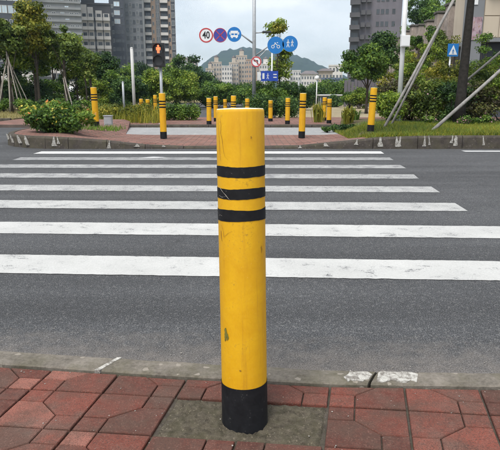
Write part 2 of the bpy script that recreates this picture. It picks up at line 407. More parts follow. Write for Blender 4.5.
# near kerb, stone by stone
kerb = bpy.data.objects.new('near_kerb', None); C.objects.link(kerb); tag(kerb, kind='structure')
def kx(tab, x): return lerp_tab(tab, x)
joints = [-7.5, -6.35, -5.2, -4.05, -2.9, -1.76, -.625, .52, 1.66, 2.8, 3.95, 5.1, 6.3, 7.5]
for a, b_ in zip(joints, joints[1:]):
    bm = bmesh.new(); n = 8; r = random.Random(int(a * 100)); g = .007; skew = -.06
    lo, hi = [], []
    for i in range(n + 1):
        x = a + g + (b_ - a - 2 * g) * i / n
        j = r.uniform(-.004, .004)
        hi.append((x + .03, kx(KO, x + .03) - .003 + j)); lo.append((x + skew * .5, kx(KI, x + skew * .5) + .006 + j * .5))
    T = .014
    rows = []
    for t, z in ((0, -.15), (0, T - .006), (.06, T), (.5, T + .002), (.93, T - .001), (1, T - .008), (1, -.15)):
        rows.append([bm.verts.new((l[0] + (h[0] - l[0]) * t, l[1] + (h[1] - l[1]) * t, z + r.uniform(-.0012, .0012))) for l, h in zip(lo, hi)])
    for p, q in zip(rows, rows[1:]):
        for i in range(n): bm.faces.new((p[i], p[i + 1], q[i + 1], q[i]))
    bm.faces.new([w_[0] for w_ in rows]); bm.faces.new([w_[-1] for w_ in rows][::-1])
    obj('kerb_stone', bm, M['kerb'], kerb)
# pale mortar smeared round one joint
bm = bmesh.new(); r = random.Random(2)
for (xa_, xb_) in ((.405, .506), (.536, .70)):
    up, dn = [], []
    for k in range(9):
        x = xa_ + (xb_ - xa_) * k / 8; e = 1 if 0 < k < 8 else .55
        up.append((x + .012, kx(KO, x) - .012 - .02 * r.random() / e)); dn.append((x - .012, kx(KI, x) + .014 + .022 * r.random() / e))
    prism(bm, dn + up[::-1], .006, .0185)
obj('mortar_smear', bm, M['mortar'], kerb)
bm = bmesh.new(); xj = -.625     # pale mortar filling the joint on the left
prism(bm, [(xj - .045, kx(KI, xj) + .004), (xj - .022, kx(KI, xj) + .004), (xj + .046, kx(KO, xj) - .01), (xj + .026, kx(KO, xj) - .01)], .0, .0172)
obj('mortar_joint', bm, M['mortar'], kerb)

# ------------------------------------------------------------------ near pavement of octagon pavers
pav = tag(sheet('pavement', [(-14, -1.5), (14, -1.5)] + KI[::-1], -.010, M['bed']), kind='structure')
A0 = Vector((-.893, 1.999)); E1 = Vector((.2985, -.030)); E2 = Vector((-.050, -.246))
S = .34
def cell_pieces(i, j):
    a, b_ = (S, 1 - S)
    P = [[(0, 0), (a, 0), (a, a), (0, a)], [(b_, b_), (1, b_), (1, 1), (b_, 1)],
         [(a, 0), (1, 0), (1, b_), (b_, b_), (a, a)], [(0, a), (a, a), (b_, b_), (b_, 1), (0, 1)]]
    if (i + j) % 2: P = [[(1 - x, y) for x, y in p] for p in P]
    return P
def tile_geo(poly_uv, i, j, r):
    g = []
    for (u, v_) in poly_uv:     # the joints between slabs are wider than the grooves inside one
        u2 = min(max(u, .008), .992); v2 = min(max(v_, .009), .991)
        p = A0 + E1 * (i + u2) + E2 * (j + v2); g.append((p.x, p.y))
    cx = sum(p[0] for p in g) / len(g)
    for q, w in zip(KI, KI[1:]):                  # trim against the kerb
        if q[0] <= cx < w[0]:
            e = (w[0] - q[0], w[1] - q[1]); ln = math.hypot(*e); n = (-e[1] / ln, e[0] / ln)
            g = clip_half(g, n, n[0] * q[0] + n[1] * q[1] - .004)
    if len(g) < 3: return None
    g = inset(g, .0021)
    if len(g) < 3: return None
    ar = abs(sum(p[0] * q[1] - q[0] * p[1] for p, q in zip(g, g[1:] + g[:1]))) / 2
    if ar < .0002: return None
    top = inset(g, .0022)
    if len(top) != len(g):
        mx_ = sum(p[0] for p in g) / len(g); my_ = sum(p[1] for p in g) / len(g); top = [(mx_ + (p[0] - mx_) * .96, my_ + (p[1] - my_) * .96) for p in g]
    return (g, top)
def tile_build(bm, geo, r, dz):
    g, top = geo; tx, ty = r.uniform(-.008, .008), r.uniform(-.008, .008)
    cx, cy = g[0]
    def z(p, b0): return b0 + dz + (p[0] - cx) * tx + (p[1] - cy) * ty
    a = [bm.verts.new((p[0], p[1], -.05)) for p in g]
    b_ = [bm.verts.new((p[0], p[1], z(p, -.0008))) for p in g]; c = [bm.verts.new((p[0], p[1], z(p, .0030))) for p in top]; n = len(g)
    fs = [bm.faces.new(c)]
    for k in range(n):
        m = (k + 1) % n
        fs.append(bm.faces.new((a[k], a[m], b_[m], b_[k]))); fs.append(bm.faces.new((b_[k], b_[m], c[m], c[k])))
    return len(fs)
rest = bmesh.new(); rest_t = []
for j in range(-3, 8):
    for i in range(-14, 22):
        if j == 0 and i in (2, 3): continue        # the concrete footing sits here
        near = -3 <= i <= 9 and j <= 2
        r = random.Random(i * 131 + j * 17); slab_t = r.uniform(.1, .75); dz = r.uniform(-.0015, .0015)
        for p in cell_pieces(i, j):
            geo = tile_geo(p, i, j, r)
            if not geo: continue
            t = min(1, max(0, slab_t + r.uniform(-.22, .22)))
            if r.random() < .05: t = .95
            bm = bmesh.new() if near else rest
            nf = tile_build(bm, geo, r, dz + r.uniform(-.0006, .0006))
            if near:
                me = bpy.data.meshes.new('paver'); bm.to_mesh(me); bm.free()
                at_ = me.attributes.new('tint', 'FLOAT', 'FACE'); at_.data.foreach_set('value', [t] * len(me.polygons))
                obj('paver', me, M['tile'], pav)
            else: rest_t += [t] * nf
me = bpy.data.meshes.new('paver_field'); rest.to_mesh(me); rest.free()
a_ = me.attributes.new('tint', 'FLOAT', 'FACE'); a_.data.foreach_set('value', rest_t)
tag(obj('paver_field', me, M['tile'], pav), kind='stuff')
# concrete footing round the bollard: a lumpy slab filling two cells
bm = bmesh.new(); nu, nv = 46, 22; r = random.Random(8); gr = []
for b_ in range(nv + 1):
    row = []
    for a in range(nu + 1):
        u = 2 + 2 * (.012 + .976 * a / nu); v_ = .016 + .968 * b_ / nv; p = A0 + E1 * u + E2 * v_
        ed = a in (0, nu) or b_ in (0, nv)
        row.append(bm.verts.new((p.x + (r.uniform(-.004, .004)), p.y + r.uniform(-.004, .004), -.012 if ed else .001 + r.gauss(0, .0024) + .003 * math.sin(a * .4) * math.sin(b_ * .5))))
    gr.append(row)
for p, q in zip(gr, gr[1:]):
    for a in range(nu):
        f = bm.faces.new((p[a], q[a], q[a + 1], p[a + 1])); f.smooth = True
obj('concrete_footing', bm, M['patch'], pav)
# grit and chips scattered on the pavement and in the gutter
bm = bmesh.new(); r = random.Random(5)
for k in range(190):
    x = r.uniform(-1.4, 1.4); onp = r.random() < .55
    y = r.uniform(1.5, 2.15) if onp else kx(KO, x) + abs(r.gauss(0, .12))
    if onp and y > kx(KI, x) - .01: continue
    s = r.uniform(.0015, .0042) * (1.6 if r.random() < .06 else 1)
    m4 = Matrix.Translation((x, y, .004 + s * .3)) @ Matrix.Rotation(r.uniform(0, 6), 4, 'Z') @ Matrix.Diagonal((s, s * r.uniform(.5, .9), s * .5, 1))
    bmesh.ops.create_icosphere(bm, subdivisions=1, radius=1, matrix=m4)
tag(obj('grit', bm, simple('pale_grit', (.27, .25, .225), .9, .2, .35, 60)), 'small pale grit and stone chips scattered on the pavers and gutter', 'grit', kind='stuff')

# ------------------------------------------------------------------ islands beyond the road
ZK = [(-6, .25), (-4.2, .25), (-3.2, .19), (-2.4, .09), (-1.6, .05), (.9, .05), (1.4, .09), (1.9, .15), (2.8, .24), (4, .27), (40, .27)]
FRONT = [(-5.95, 14.2), (-5.8, 13.2), (-5.5, 12.45), (-5.0, 11.95), (-4.4, 11.72), (-3.5, 11.68), (2.1, 11.68), (40, 11.66)]
BACK = [(-5.95, 14.6), (-5.7, 19.4), (-4.2, 19.4), (-3.5, 15.5), (-2.8, 15.25), (1.9, 15.2), (2.6, 15.6), (3.2, 19.6), (40, 19.6)]
def itz(x, y):
    z = lerp_tab(ZK, x); d = min(1, max(0, (y - 12.2) / 1.6))
    k = 1 if x < -4.4 or x > 3.4 else (0 if -3.7 < x < 2.7 else ((-3.7 - x) / .7 if x < 0 else (x - 2.7) / .7))
    return z * (1 - d * (1 - k)) + .03 * d * (1 - k)
def island_top(name, xs, mat, fo=.15):
    bm = bmesh.new(); cols = []; ny = 8; r = random.Random(3)
    for x in xs:
        f, b_ = lerp_tab(FRONT, x) + fo, lerp_tab(BACK, x)
        cols.append([bm.verts.new((x, f + max(.01, b_ - f) * k / ny, itz(x, f + max(.01, b_ - f) * k / ny) - (.006 if k == 0 else 0) + r.uniform(-.002, .002))) for k in range(ny + 1)])
    for a, b_ in zip(cols, cols[1:]):
        for k in range(ny): bm.faces.new((a[k], b_[k], b_[k + 1], a[k + 1]))
        bm.faces.new((a[ny], b_[ny], bm.verts.new((b_[ny].co.x, b_[ny].co.y + .01, -.05)), bm.verts.new((a[ny].co.x, a[ny].co.y + .01, -.05))))
    return tag(obj(name, bm, mat), kind='structure')
island = island_top('traffic_island', [-5.95 + .05 * k for k in range(int((2.6 + 5.95) / .05) + 1)], M['brick'])
verge = island_top('grass_verge', [2.6 + .6 * k for k in range(50)], M['soil'])
# kerb stones round the island front and nose
path = [Vector((-5.75, 16.5)), Vector((-5.92, 14.6))] + [Vector(p) for p in FRONT[:6]]
def along(path, step):
    out = [path[0]]; acc = 0
    for a, b_ in zip(path, path[1:]):
        d = (b_ - a).length; t = step - acc
        while t <= d: out.append(a + (b_ - a) * t / d); t += step
        acc = (acc + d) % step
    return out
def kerb_block(p, q, parent, zf, mat, w=.15, nm='kerb_stone', drop=0):
    d = (q - p); ln = d.length; d.normalize(); n = Vector((-d.y, d.x))
    if n.y < 0 and abs(d.x) > .3: n = -n
    if abs(d.x) <= .3: n = Vector((1, 0)) if p.x < 0 else n
    bm = bmesh.new(); g = .006; cut = []
    for t in (g, ln - g):
        b0 = p + d * t; z = zf(b0.x)
        cut.append([bm.verts.new((*(b0 + n * o_), zz)) for o_, zz in ((0, -.05), (.012, z - .03), (.035, z + .004), (w, z + .006), (w, -.05))])
    a, b_ = cut
    for k in range(5): bm.faces.new((a[k], b_[k], b_[(k + 1) % 5], a[(k + 1) % 5]))
    bm.faces.new(a[::-1]); bm.faces.new(b_)
    bmesh.ops.recalc_face_normals(bm, faces=bm.faces)
    return obj(nm, bm, mat, parent)
zk = lambda x: lerp_tab(ZK, x)
nose = along(path, .5)
for p, q in zip(nose, nose[1:]): kerb_block(p, q, island, zk, M['island_kerb'])
strt = [Vector((nose[-1].x + .82 * k, 11.68)) for k in range(7)]; strt += [Vector((2.62, 11.68))]
strt[0] = nose[-1]
for p, q in zip(strt, strt[1:]): kerb_block(p, q, island, zk, M['island_kerb'])
vk = [Vector((2.62 + .95 * k, 11.68 - .001 * k)) for k in range(14)]
for p, q in zip(vk, vk[1:]): kerb_block(p, q, verge, zk, M['island_kerb'])
# white cement dribbles on the kerb faces
def dribble(x, yf, w, h, seed, parent, tilt=0):
    r = random.Random(seed); z1 = zk(x) + .012; pts = []
    n = 5
    h *= r.uniform(.55, 1.1); pw = r.uniform(.4, 2.2)
    left = [(x - w * (.2 + .7 * (k / n) ** pw) * r.uniform(.75, 1.2) + tilt * k / n, z1 - h * k / n) for k in range(n + 1)]
    right = [(x + w * (.2 + .7 * (k / n) ** pw) * r.uniform(.75, 1.2) + tilt * k / n, z1 - h * k / n) for k in range(n + 1)]
    bm = bmesh.new()
    def yy(z): return yf + (.007 if z > z1 - .05 else 0) - .003
    for a in range(n):
        q = [(left[a][0], left[a][1]), (right[a][0], right[a][1]), (right[a + 1][0], right[a + 1][1]), (left[a + 1][0], left[a + 1][1])]
        f = [bm.verts.new((p[0], yy(p[1]), max(.012, p[1]))) for p in q]; b_ = [bm.verts.new((p[0], yf + .03, max(.012, p[1]))) for p in q]
        bm.faces.new(f[::-1])
        for k in range(4): bm.faces.new((f[k], f[(k + 1) % 4], b_[(k + 1) % 4], b_[k]))
    bmesh.ops.recalc_face_normals(bm, faces=bm.faces)
    obj('mortar_dribble', bm, M['mortar'], parent)
for k, (px, w, h, par) in enumerate(((54, .07, .2, island), (57.5, .04, .24, island), (110, .06, .16, island), (137, .07, .08, island), (163, .05, .05, island), (245, .06, .05, island), (300, .05, .06, island), (325, .07, .10, island), (357, .055, .17, island),
                                     (380, .07, .25, verge), (396, .06, .25, verge), (400, .05, .26, verge), (424, .045, .27, verge), (428, .03, .28, verge), (452, .04, .26, verge), (455, .05, .2, verge), (482, .03, .27, verge), (520, .05, .25, verge))):
    X = at(px, 145, 11.7).x; dribble(X, lerp_tab(FRONT, X) - .002, w, h, k, par, .03 * math.sin(k * 2.1))
for k, (x, yf) in enumerate(((-5.33, 12.24), (-5.08, 12.02), (-4.86, 11.88), (-5.52, 12.5))):
    dribble(x, yf - .02, .045, .22, 40 + k, island, .06)
# pale roadway slab between the islands, then the second island
tag(sheet('passage_slab', [(-4.6, 15.2), (3.2, 15.2), (3.4, 18.72), (-4.9, 18.72)], .012, M['slab']), kind='structure')
bm = bmesh.new(); box(bm, -9.5, 12, 18.85, 24.5, -.05, .1)
island2 = tag(obj('planted_island', bm, M['brick']), kind='structure')
for k in range(20):
    x = -7.0 + .7 * k
    kerb_block(Vector((x, 18.72)), Vector((x + .7, 18.72)), island2, lambda _x: .105, M['island_kerb'], .125)
# left verge beyond the side road
bm = bmesh.new(); box(bm, -60, -9.6, 22.5, 60, -.05, .14)
lverge = tag(obj('left_verge', bm, M['terrain']), kind='structure')
for k in range(12):
    x = -20 + .86 * k
    kerb_block(Vector((x, 22.36)), Vector((x + .86, 22.36)), lverge, lambda _x: .145, M['island_kerb'], .135)
# sandy forecourt on the right, beyond the second island
tag(sheet('forecourt', [(1.2, 24.6), (9.5, 24.6), (14, 60), (1.5, 60)], .05, m_concrete('dusty_forecourt', (.25, .20, .13), (.38, .33, .22), 1.3, .2)), kind='structure')

# ------------------------------------------------------------------ bollards
RB = .0825; HB = 1.125
BANDS = [(.907, .941), (.835, .869), (.760, .798)]
def bollard(name, loc, label, group, seg=48, detail=True):
    t = thing(name, loc, label, 'bollard', group)
    bm = bmesh.new()
    prof = [(RB, .0)] + [(RB * (1 - .025 * k / 12), .02 + (HB - .03) * k / 12) for k in range(13)] + [(RB * .968, HB - .004), (RB * .945, HB)]
    lathe(bm, prof, seg); obj('body', bm, M['yellow'], t)
    bm = bmesh.new(); rg = lathe(bm, [(RB * .95, HB - .001), (RB * .93, HB + .003), (RB * .5, HB + .005), (RB * .02, HB + .005)], seg); bm.faces.new(rg[-1]); obj('cap', bm, M['cap'], t)
    r = random.Random(3)
    for n, (z0, z1) in enumerate(BANDS):
        bm = bmesh.new(); rr = lambda z: RB * (1 - .025 * z / HB) + .0012
        ph = r.uniform(0, 6)
        lo = []; hi = []
        for k in range(seg):
            a = 2 * math.pi * k / seg
            w0 = .0016 * math.sin(a * 2 + ph) + r.uniform(-.0007, .0007); w1 = .0016 * math.sin(a * 3 + ph * 2) + r.uniform(-.0007, .0007)
            lo.append((bm.verts.new((math.cos(a) * (rr(z0) - .002), math.sin(a) * (rr(z0) - .002), z0 + w0)), bm.verts.new((math.cos(a) * rr(z0), math.sin(a) * rr(z0), z0 + w0))))
            hi.append((bm.verts.new((math.cos(a) * rr(z1), math.sin(a) * rr(z1), z1 + w1)), bm.verts.new((math.cos(a) * (rr(z1) - .002), math.sin(a) * (rr(z1) - .002), z1 + w1))))
        for k in range(seg):
            m = (k + 1) % seg
            f = bm.faces.new((lo[k][1], lo[m][1], hi[m][0], hi[k][0])); f.smooth = True
            for q4 in ((lo[k][0], lo[m][0], lo[m][1], lo[k][1]), (hi[k][0], hi[m][0], hi[m][1], hi[k][1])): bm.faces.new([bm.verts.new(v4.co) for v4 in q4])
        obj('black_band', bm, M['black'], t)
    bm = bmesh.new(); lathe(bm, [(RB + .0025, -.01), (RB + .0018, .02), (RB + .0012, .15), (RB + .0011, .1635)], seg); obj('black_base', bm, M['black'], t)
    return t
def on_bollard(t, name, pts, w, mat, lift=.0018):
    """wavy strip of scraped paint on the bollard skin; pts are (angle from the front in degrees, height)"""
    bm = bmesh.new(); L_, R_ = [], []
    r = random.Random(len(pts) + int(pts[0][1] * 1000))
    for k, (a, z) in enumerate(pts):
        rad = RB * (1 - .025 * z / HB) + lift
        ww = w * (.25 + .75 * math.sin(math.pi * (k + .5) / len(pts))) * r.uniform(.6, 1.3)
        da = math.degrees(ww / rad) / 2
        for lst, q in ((L_, a - da), (R_, a + da)):
            th = R(-90 + q); lst.append(bm.verts.new((rad * math.cos(th), rad * math.sin(th), z + r.uniform(-.0005, .0005))))
    for k in range(len(pts) - 1): bm.faces.new((L_[k], R_[k], R_[k + 1], L_[k + 1]))
    obj(name, bm, mat, t)
GRP = 'yellow and black striped bollards'
b0 = bollard('bollard', (0, 0, 0), 'large yellow bollard with three black bands in the foreground on a concrete footing', GRP)
far = copy_tree(b0)       # clean pattern for the rest
b0.location = (-.019, 1.789, .0)
b0.rotation_euler = (-math.atan2(.06, 1.125), -math.atan2(.014, 1.125), 0)
on_bollard(b0, 'paint_scrape', [(-52, 1.10), (-49, 1.075), (-51, 1.05), (-46, 1.03), (-44, 1.01), (-42, .99), (-38, .975), (-30, .965)], .0016, M['scratch'])
on_bollard(b0, 'paint_scrape', [(-60, 1.095), (-59, 1.06), (-57, 1.02), (-56, .985), (-52, .96)], .0013, M['scratch'])
on_bollard(b0, 'paint_scrape', [(-63, .875), (-54, .868), (-46, .858), (-38, .850), (-30, .838), (-25, .832)], .003, M['pale_scratch'], .0034)
on_bollard(b0, 'paint_scrape', [(-60, .845), (-50, .840), (-42, .842), (-34, .846)], .0025, M['pale_scratch'], .0034)
on_bollard(b0, 'paint_scrape', [(-65, .775), (-58, .779), (-50, .777)], .003, M['pale_scratch'], .0034)
on_bollard(b0, 'paint_scrape', [(-55, .745), (-48, .722), (-46, .705), (-40, .712), (-32, .722), (-22, .728)], .0016, M['scratch'])
on_bollard(b0, 'paint_scrape', [(-58, .725), (-57, .700), (-54, .690)], .0025, M['scratch'])
for k, (a, z, w, h) in enumerate(((-47, .365, .013, .018), (-41, .352, .009, .012), (-49, .343, .007, .010), (26, 1.035, .005, .004), (54, .66, .004, .012), (-8, .235, .007, .003))):
    on_bollard(b0, 'paint_smudge', [(a - 1, z - h), (a, z - h * .4), (a + 1, z), (a - 1, z + h * .5), (a, z + h)], w, M['smudge' if k < 3 else 'scratch'])
spots = [  # (photo x, ground Y, ground z, height, label)
    (163, 13.9, .05, 1.10, 'yellow bollard with black foot on the brick island, left of the foreground bollard'),
    (302, 14.1, .05, 1.10, 'yellow bollard with black foot on the brick island, right of the foreground bollard'),
    (371, 13.6, .25, 1.03, 'yellow bollard standing at the left end of the raised grass verge'),
    (96, 15.1, .25, 1.05, 'yellow bollard behind the flowering bush on the left island nose'),
    (209, 18.98, .1, .88, 'small yellow bollard on the far planted island, just left of the foreground bollard'),
    (216, 21.0, .1, .92, 'yellow bollard half hidden behind the one left of the foreground bollard'),
    (225.5, 24.0, .1, .78, 'small distant yellow bollard peeking over the foreground bollard, left one'),
    (233, 17.2, .02, 1.05, 'taller yellow bollard peeking over the top of the foreground bollard'),
    (247, 21.0, .1, .84, 'yellow bollard tip peeking over the right rim of the foreground bollard'),
    (270.5, 21.0, .1, .78, 'thin distant yellow bollard in front of the dark hedge, nearest the foreground bollard'),
    (287.5, 19.2, .1, .88, 'yellow bollard on the far island, second right of the foreground bollard'),
    (324, 21.5, .1, .88, 'left one of two close yellow bollards beside the yellow-green plant on the right'),
    (329, 19.6, .1, .85, 'right one of two close yellow bollards beside the yellow-green plant on the right'),
    (142, 23.6, .1, .80, 'distant yellow bollard in the tall grass, left one of three'),
    (148.5, 22.2, .1, .80, 'distant yellow bollard in the tall grass, middle one of three'),
    (156, 24.0, .1, .95, 'distant yellow bollard in the tall grass, right one of three'),
]
for k, (px, Y, z, h, lab) in enumerate(spots):
    o = far if k == 0 else copy_tree(far)
    o.name = 'bollard'; o.location = (at(px, 120, Y).x, Y, z); o.scale = (1, 1, h / HB); o['label'] = lab; r = random.Random(k)
    o.rotation_euler = (r.uniform(-.02, .02), r.uniform(-.03, .03), r.uniform(0, 6))

# ------------------------------------------------------------------ foliage builders
def leaf_cloud(name, blobs, n, size, seed, aspect=.5, up=.35, shell=.45):
    g = np.random.default_rng(seed); B = np.array(blobs, dtype=float)
    w = (B[:, 3] * B[:, 4] * B[:, 5]) ** (2 / 3); w /= w.sum()
    idx = g.choice(len(B), n, p=w); b_ = B[idx]
    d = g.normal(size=(n, 3)); d /= np.linalg.norm(d, axis=1, keepdims=True)
    rad = g.random(n) ** shell
    rad = rad * (1 + .22 * g.standard_normal(n) * (g.random(n) < .3))
    c = b_[:, :3] + d * rad[:, None] * b_[:, 3:6]
    nrm = d * .7 + g.normal(size=(n, 3)) * .6 + np.array([0, 0, up]); nrm /= np.linalg.norm(nrm, axis=1, keepdims=True)
    t = np.cross(nrm, g.normal(size=(n, 3))); t[:, 2] -= .25 * np.abs(g.random(n)); t -= nrm * (t * nrm).sum(1, keepdims=True); t /= np.linalg.norm(t, axis=1, keepdims=True)
    s = np.cross(nrm, t); ln = size * (.6 + .8 * g.random(n)); wd = ln * aspect
    V = np.stack([c - t * ln[:, None] * .5, c + s * wd[:, None] * .5 - t * (ln * .05)[:, None] - nrm * (ln * .06)[:, None], c + t * ln[:, None] * .5, c - s * wd[:, None] * .5 - t * (ln * .05)[:, None] - nrm * (ln * .06)[:, None]], axis=1)
    bt = g.random(len(B)) * .6 + .15
    tint = np.clip(bt[idx] + g.normal(size=n) * .22, 0, 1)
    return quads_mesh(name, V, tint)
def crown_blobs(c, r, n, br, seed, zlow=-.8):
    g = random.Random(seed); out = []
    while len(out) < n:
        p = [g.uniform(-1, 1) for _ in range(3)]
        if sum(x * x for x in p) > 1 or p[2] < zlow: continue
        k = g.uniform(.6, 1.35) * br
        out.append((c[0] + p[0] * (r[0] - k * .6), c[1] + p[1] * (r[1] - k * .6), c[2] + p[2] * (r[2] - k * .5), k, k, k * g.uniform(.55, .85)))
    return out
def trunk_mesh(bm, h, r0, blobs, seed, limbs=6, lean=(0, 0), z_first=.35):
    g = random.Random(seed); n = 7; P = []
    for k in range(n + 1):
        t = k / n; P.append(Vector((lean[0] * t + g.uniform(-.02, .02) * h * .25 * t, lean[1] * t + g.uniform(-.02, .02) * h * .25 * t, h * t)))
    tube(bm, P, [r0 * (1.25 if k == 0 else 1 - .62 * k / n) for k in range(n + 1)], 9)
    for b_ in g.sample(blobs, min(limbs, len(blobs))):
        t = g.uniform(z_first, .92); k = int(t * n); s = P[k]; e = Vector(b_[:3])
        m = s.lerp(e, .5) + Vector((0, 0, .08 * (e - s).length)); rr = r0 * (1 - .62 * t) * .55
        tube(bm, [s, s.lerp(m, .5) + Vector((0, 0, .02)), m, e], [rr, rr * .8, rr * .6, rr * .2], 6)
def tree(name, loc, label, h, crown, seed, pal='GREEN', n=3500, leaf=.16, nb=16, br=.55, r0=.09, lean=(0, 0), limbs=7, bark='bark', group='trees and saplings', cat='tree', aspect=.5, extra=None, zlow=-.8, zf=.35):
    """crown = (cx, cy, cz, rx, ry, rz) relative to the base"""
    t = thing(name, loc, label, cat, group)
    bl = crown_blobs(crown[:3], crown[3:], nb, br, seed, zlow)
    if extra: bl += extra
    bm = bmesh.new(); trunk_mesh(bm, h, r0, bl, seed, limbs, lean, zf); obj('trunk', bm, M[bark], t)
    obj('crown', leaf_cloud('crown', bl, int(n * 1.7), leaf, seed, aspect), M[pal], t)
    return t
def shrub(name, loc, label, r, seed, pal='GREEN', n=2600, leaf=.09, nb=14, br=.3, group='shrubs', flowers=None, stems=6, cat='shrub', aspect=.5):
    t = thing(name, loc, label, cat, group)
    bl = crown_blobs((0, 0, r[2] * 1.0), r, nb, br, seed, -.95)
    bl = [(b_[0], b_[1], max(b_[2], b_[5] * .8), *b_[3:]) for b_ in bl]
    g = random.Random(seed); bm = bmesh.new()
    for b_ in g.sample(bl, min(stems, len(bl))):
        s = Vector((b_[0] * .15, b_[1] * .15, 0)); e = Vector(b_[:3]); tube(bm, [s, s.lerp(e, .5) + Vector((b_[0] * .1, b_[1] * .1, .05)), e], [.022, .016, .006], 5)
    obj('stems', bm, M['bark'], t)
    obj('foliage', leaf_cloud('foliage', bl, int(n * 1.5), leaf, seed, aspect), M[pal], t)
    if flowers:
        for fm, cnt, sz in flowers:
            obj('blossoms', leaf_cloud('blossoms', [(b_[0], b_[1], b_[2] + .03, b_[3] * 1.05, b_[4] * 1.05, b_[5] * 1.05) for b_ in g.sample(bl, max(2, len(bl) // 3))], cnt, sz, seed + 5, .9, .8, .12), M[fm], t)
    return t
def gz(x, y):
    if 11.7 < y < 20 and -5.95 <= x: return itz(x, y)
    return .1 if y < 24.5 and x > -9.5 else (.14 if x < -9.6 else -.02)
def P(px, Y, z=None):
    p = at(px, 115, Y); return Vector((p.x, Y, gz(p.x, Y) if z is None else z))

# bush on the nose of the left island
shrub('flowering_bush', (-4.62, 13.25, .24), 'dense round flowering bush on the left island nose', (1.12, .62, .36), 11, 'GREEN', 8000, .08, 30, .26, flowers=[('flower_yellow', 420, .065), ('flower_orange', 60, .07)], group=None, stems=14)

# ---------------- left trees on the verge (young trees propped with poles)
def pole_thing(a, b_, r_, mat, label, group):
    t = bmesh.new(); a, b_ = Vector(a), Vector(b_); d = b_ - a
    tube(t, [Vector((0, 0, 0)), d * .33 + Vector((.01, 0, 0)), d * .66 - Vector((.008, 0, 0)), d], [r_, r_ * .96, r_ * .92, r_ * .85], 7)
    o = obj('support_pole', t, M[mat]); o.location = a; return tag(o, label, 'pole', group)
s29 = px2m(29)
p = P(13, 28.5)
tree('sapling_tree', p, 'young tree at the far left propped by a cone of bare poles', 3.6, (-.1, 0, 3.8, 1.4, 1.2, 1.2), 21, 'OLIVE', 3200, .18, 18, .45, .07)
lt = Vector((p.x, p.y, 2.75))
ORD = ['first', 'second', 'third', 'fourth', 'fifth', 'sixth', 'seventh', 'last']; PB = [-1.0, -.55, -.2, .12, .55, .62, .95, -.05]
for k, (bx, by, tx) in enumerate(((-1.0, .3, -.1), (-.55, -.5, -.05), (-.2, .8, 0), (.12, -.6, .05), (.55, .4, .05), (.62, -.55, .08), (.95, .2, .12), (-.05, -.2, .0))):
    pole_thing((p.x + bx, p.y + by, .12), (p.x + tx - bx * .12, p.y - by * .1, 2.9 + .12 * (k % 3)), .028, 'pole_wood', ORD[sorted(PB).index(bx)] + ' pole from the left in the cone of props round the far-left sapling', 'poles propping the far-left sapling')
tree('bushy_tree', P(41, 29.5), 'full bushy tree with golden new leaves, second from the left edge', 4.2, (0, 0, 4.2, 1.45, 1.2, 1.45), 22, 'YELL', 5600, .16, 30, .46, .08)
tree('bushy_tree', P(38, 30.3), 'dark green tree standing right behind the golden bushy tree', 3.8, (.1, 0, 3.1, 1.5, 1.1, 1.4), 52, 'LIME', 4800, .18, 24, .5, .09)
p = P(68, 29.5)
tree('young_tree', p, 'slender olive tree with a leaning prop in front of the striped grey building', 3.6, (0, 0, 3.5, 1.05, .8, 1.2), 23, 'OLIVE', 2200, .17, 15, .38, .11)
pole_thing((p.x + .55, p.y - .7, .12), (p.x - .05, p.y, 2.1), .032, 'pole_wood', 'pale pole leaning on the slender olive tree, lower right one', None)
pole_thing((p.x + .25, p.y - .5, .12), (p.x - .1, p.y, 1.9), .032, 'pole_wood', 'pale pole leaning on the slender olive tree, the steeper one', None)
tree('young_tree', P(93, 30), 'thin sapling with a small leafy top left of the dark tower', 2.9, (0, 0, 2.6, .55, .5, .8), 24, 'OLIVE', 1300, .17, 8, .36, .07)
tree('young_tree', P(88, 32), 'light olive sapling with sparse high crown before the pale apartment block', 3.6, (-.2, 0, 3.3, .75, .6, 1.0), 25, 'OLIVE', 800, .18, 7, .4, .05)
tree('young_tree', P(4, 31), 'dark leafy tree cut by the left edge of the picture', 3.4, (-.6, 0, 3.0, 1.4, 1.2, 1.7), 26, 'GREEN', 3200, .2, 14, .55, .09)
for k, (px, Y, h, cr, pal, lb) in enumerate(((24, 33.5, 3.4, (0, 0, 3.0, 1.5, 1.1, 1.5), 'DARK', 'dark round tree between the cone of poles and the golden tree'), (56, 34, 3.6, (0, 0, 3.3, 1.4, 1.0, 1.6), 'GREEN', 'green tree in the gap right of the golden tree'), (79, 35, 3.4, (0, 0, 3.0, 1.3, 1.0, 1.5), 'LIME', 'light green tree right of the slender olive tree'), (104, 37, 3.0, (0, 0, 2.5, 1.3, 1.0, 1.2), 'DARK', 'dark tree left of the pale posts below the slate tower'), (-8, 30, 3.6, (0, 0, 3.3, 1.5, 1.1, 1.7), 'OLIVE', 'olive tree just outside the left picture edge'))):
    tree('verge_tree', P(px, Y), lb, h, cr, 500 + k, pal, 3600, .15, 24, .42, .07)
lab = ['left edge, behind the cone of poles', 'between the cone of poles and the golden tree', 'below the golden tree', 'right of the golden tree trunk', 'behind the slender olive tree', 'behind the yellow bollard of the left island', 'right of the thin sapling']
for k, (px, Y, rx, rz, pal) in enumerate(((3, 33, 1.6, 1.15, 'DARK'), (20, 34, 1.4, 1.25, 'LIME'), (34, 32, 1.3, 1.05, 'DARK'), (52, 33, 1.3, .95, 'GREEN'), (72, 36, 1.5, 1.15, 'DARK'), (97, 35, 1.4, 1.2, 'LIME'), (113, 36, 1.3, 1.3, 'GREEN'))):
    shrub('verge_shrub', P(px, Y), 'tall leafy shrub on the left verge, ' + lab[k], (rx, .9, rz), 60 + k, pal, 3800, .13, 20, .42, 'shrubs on the left verge')
lab = ['below the cone of poles', 'left of the golden tree', 'right of the golden tree', 'left of the bollard behind the bush', 'right of the bollard behind the bush']
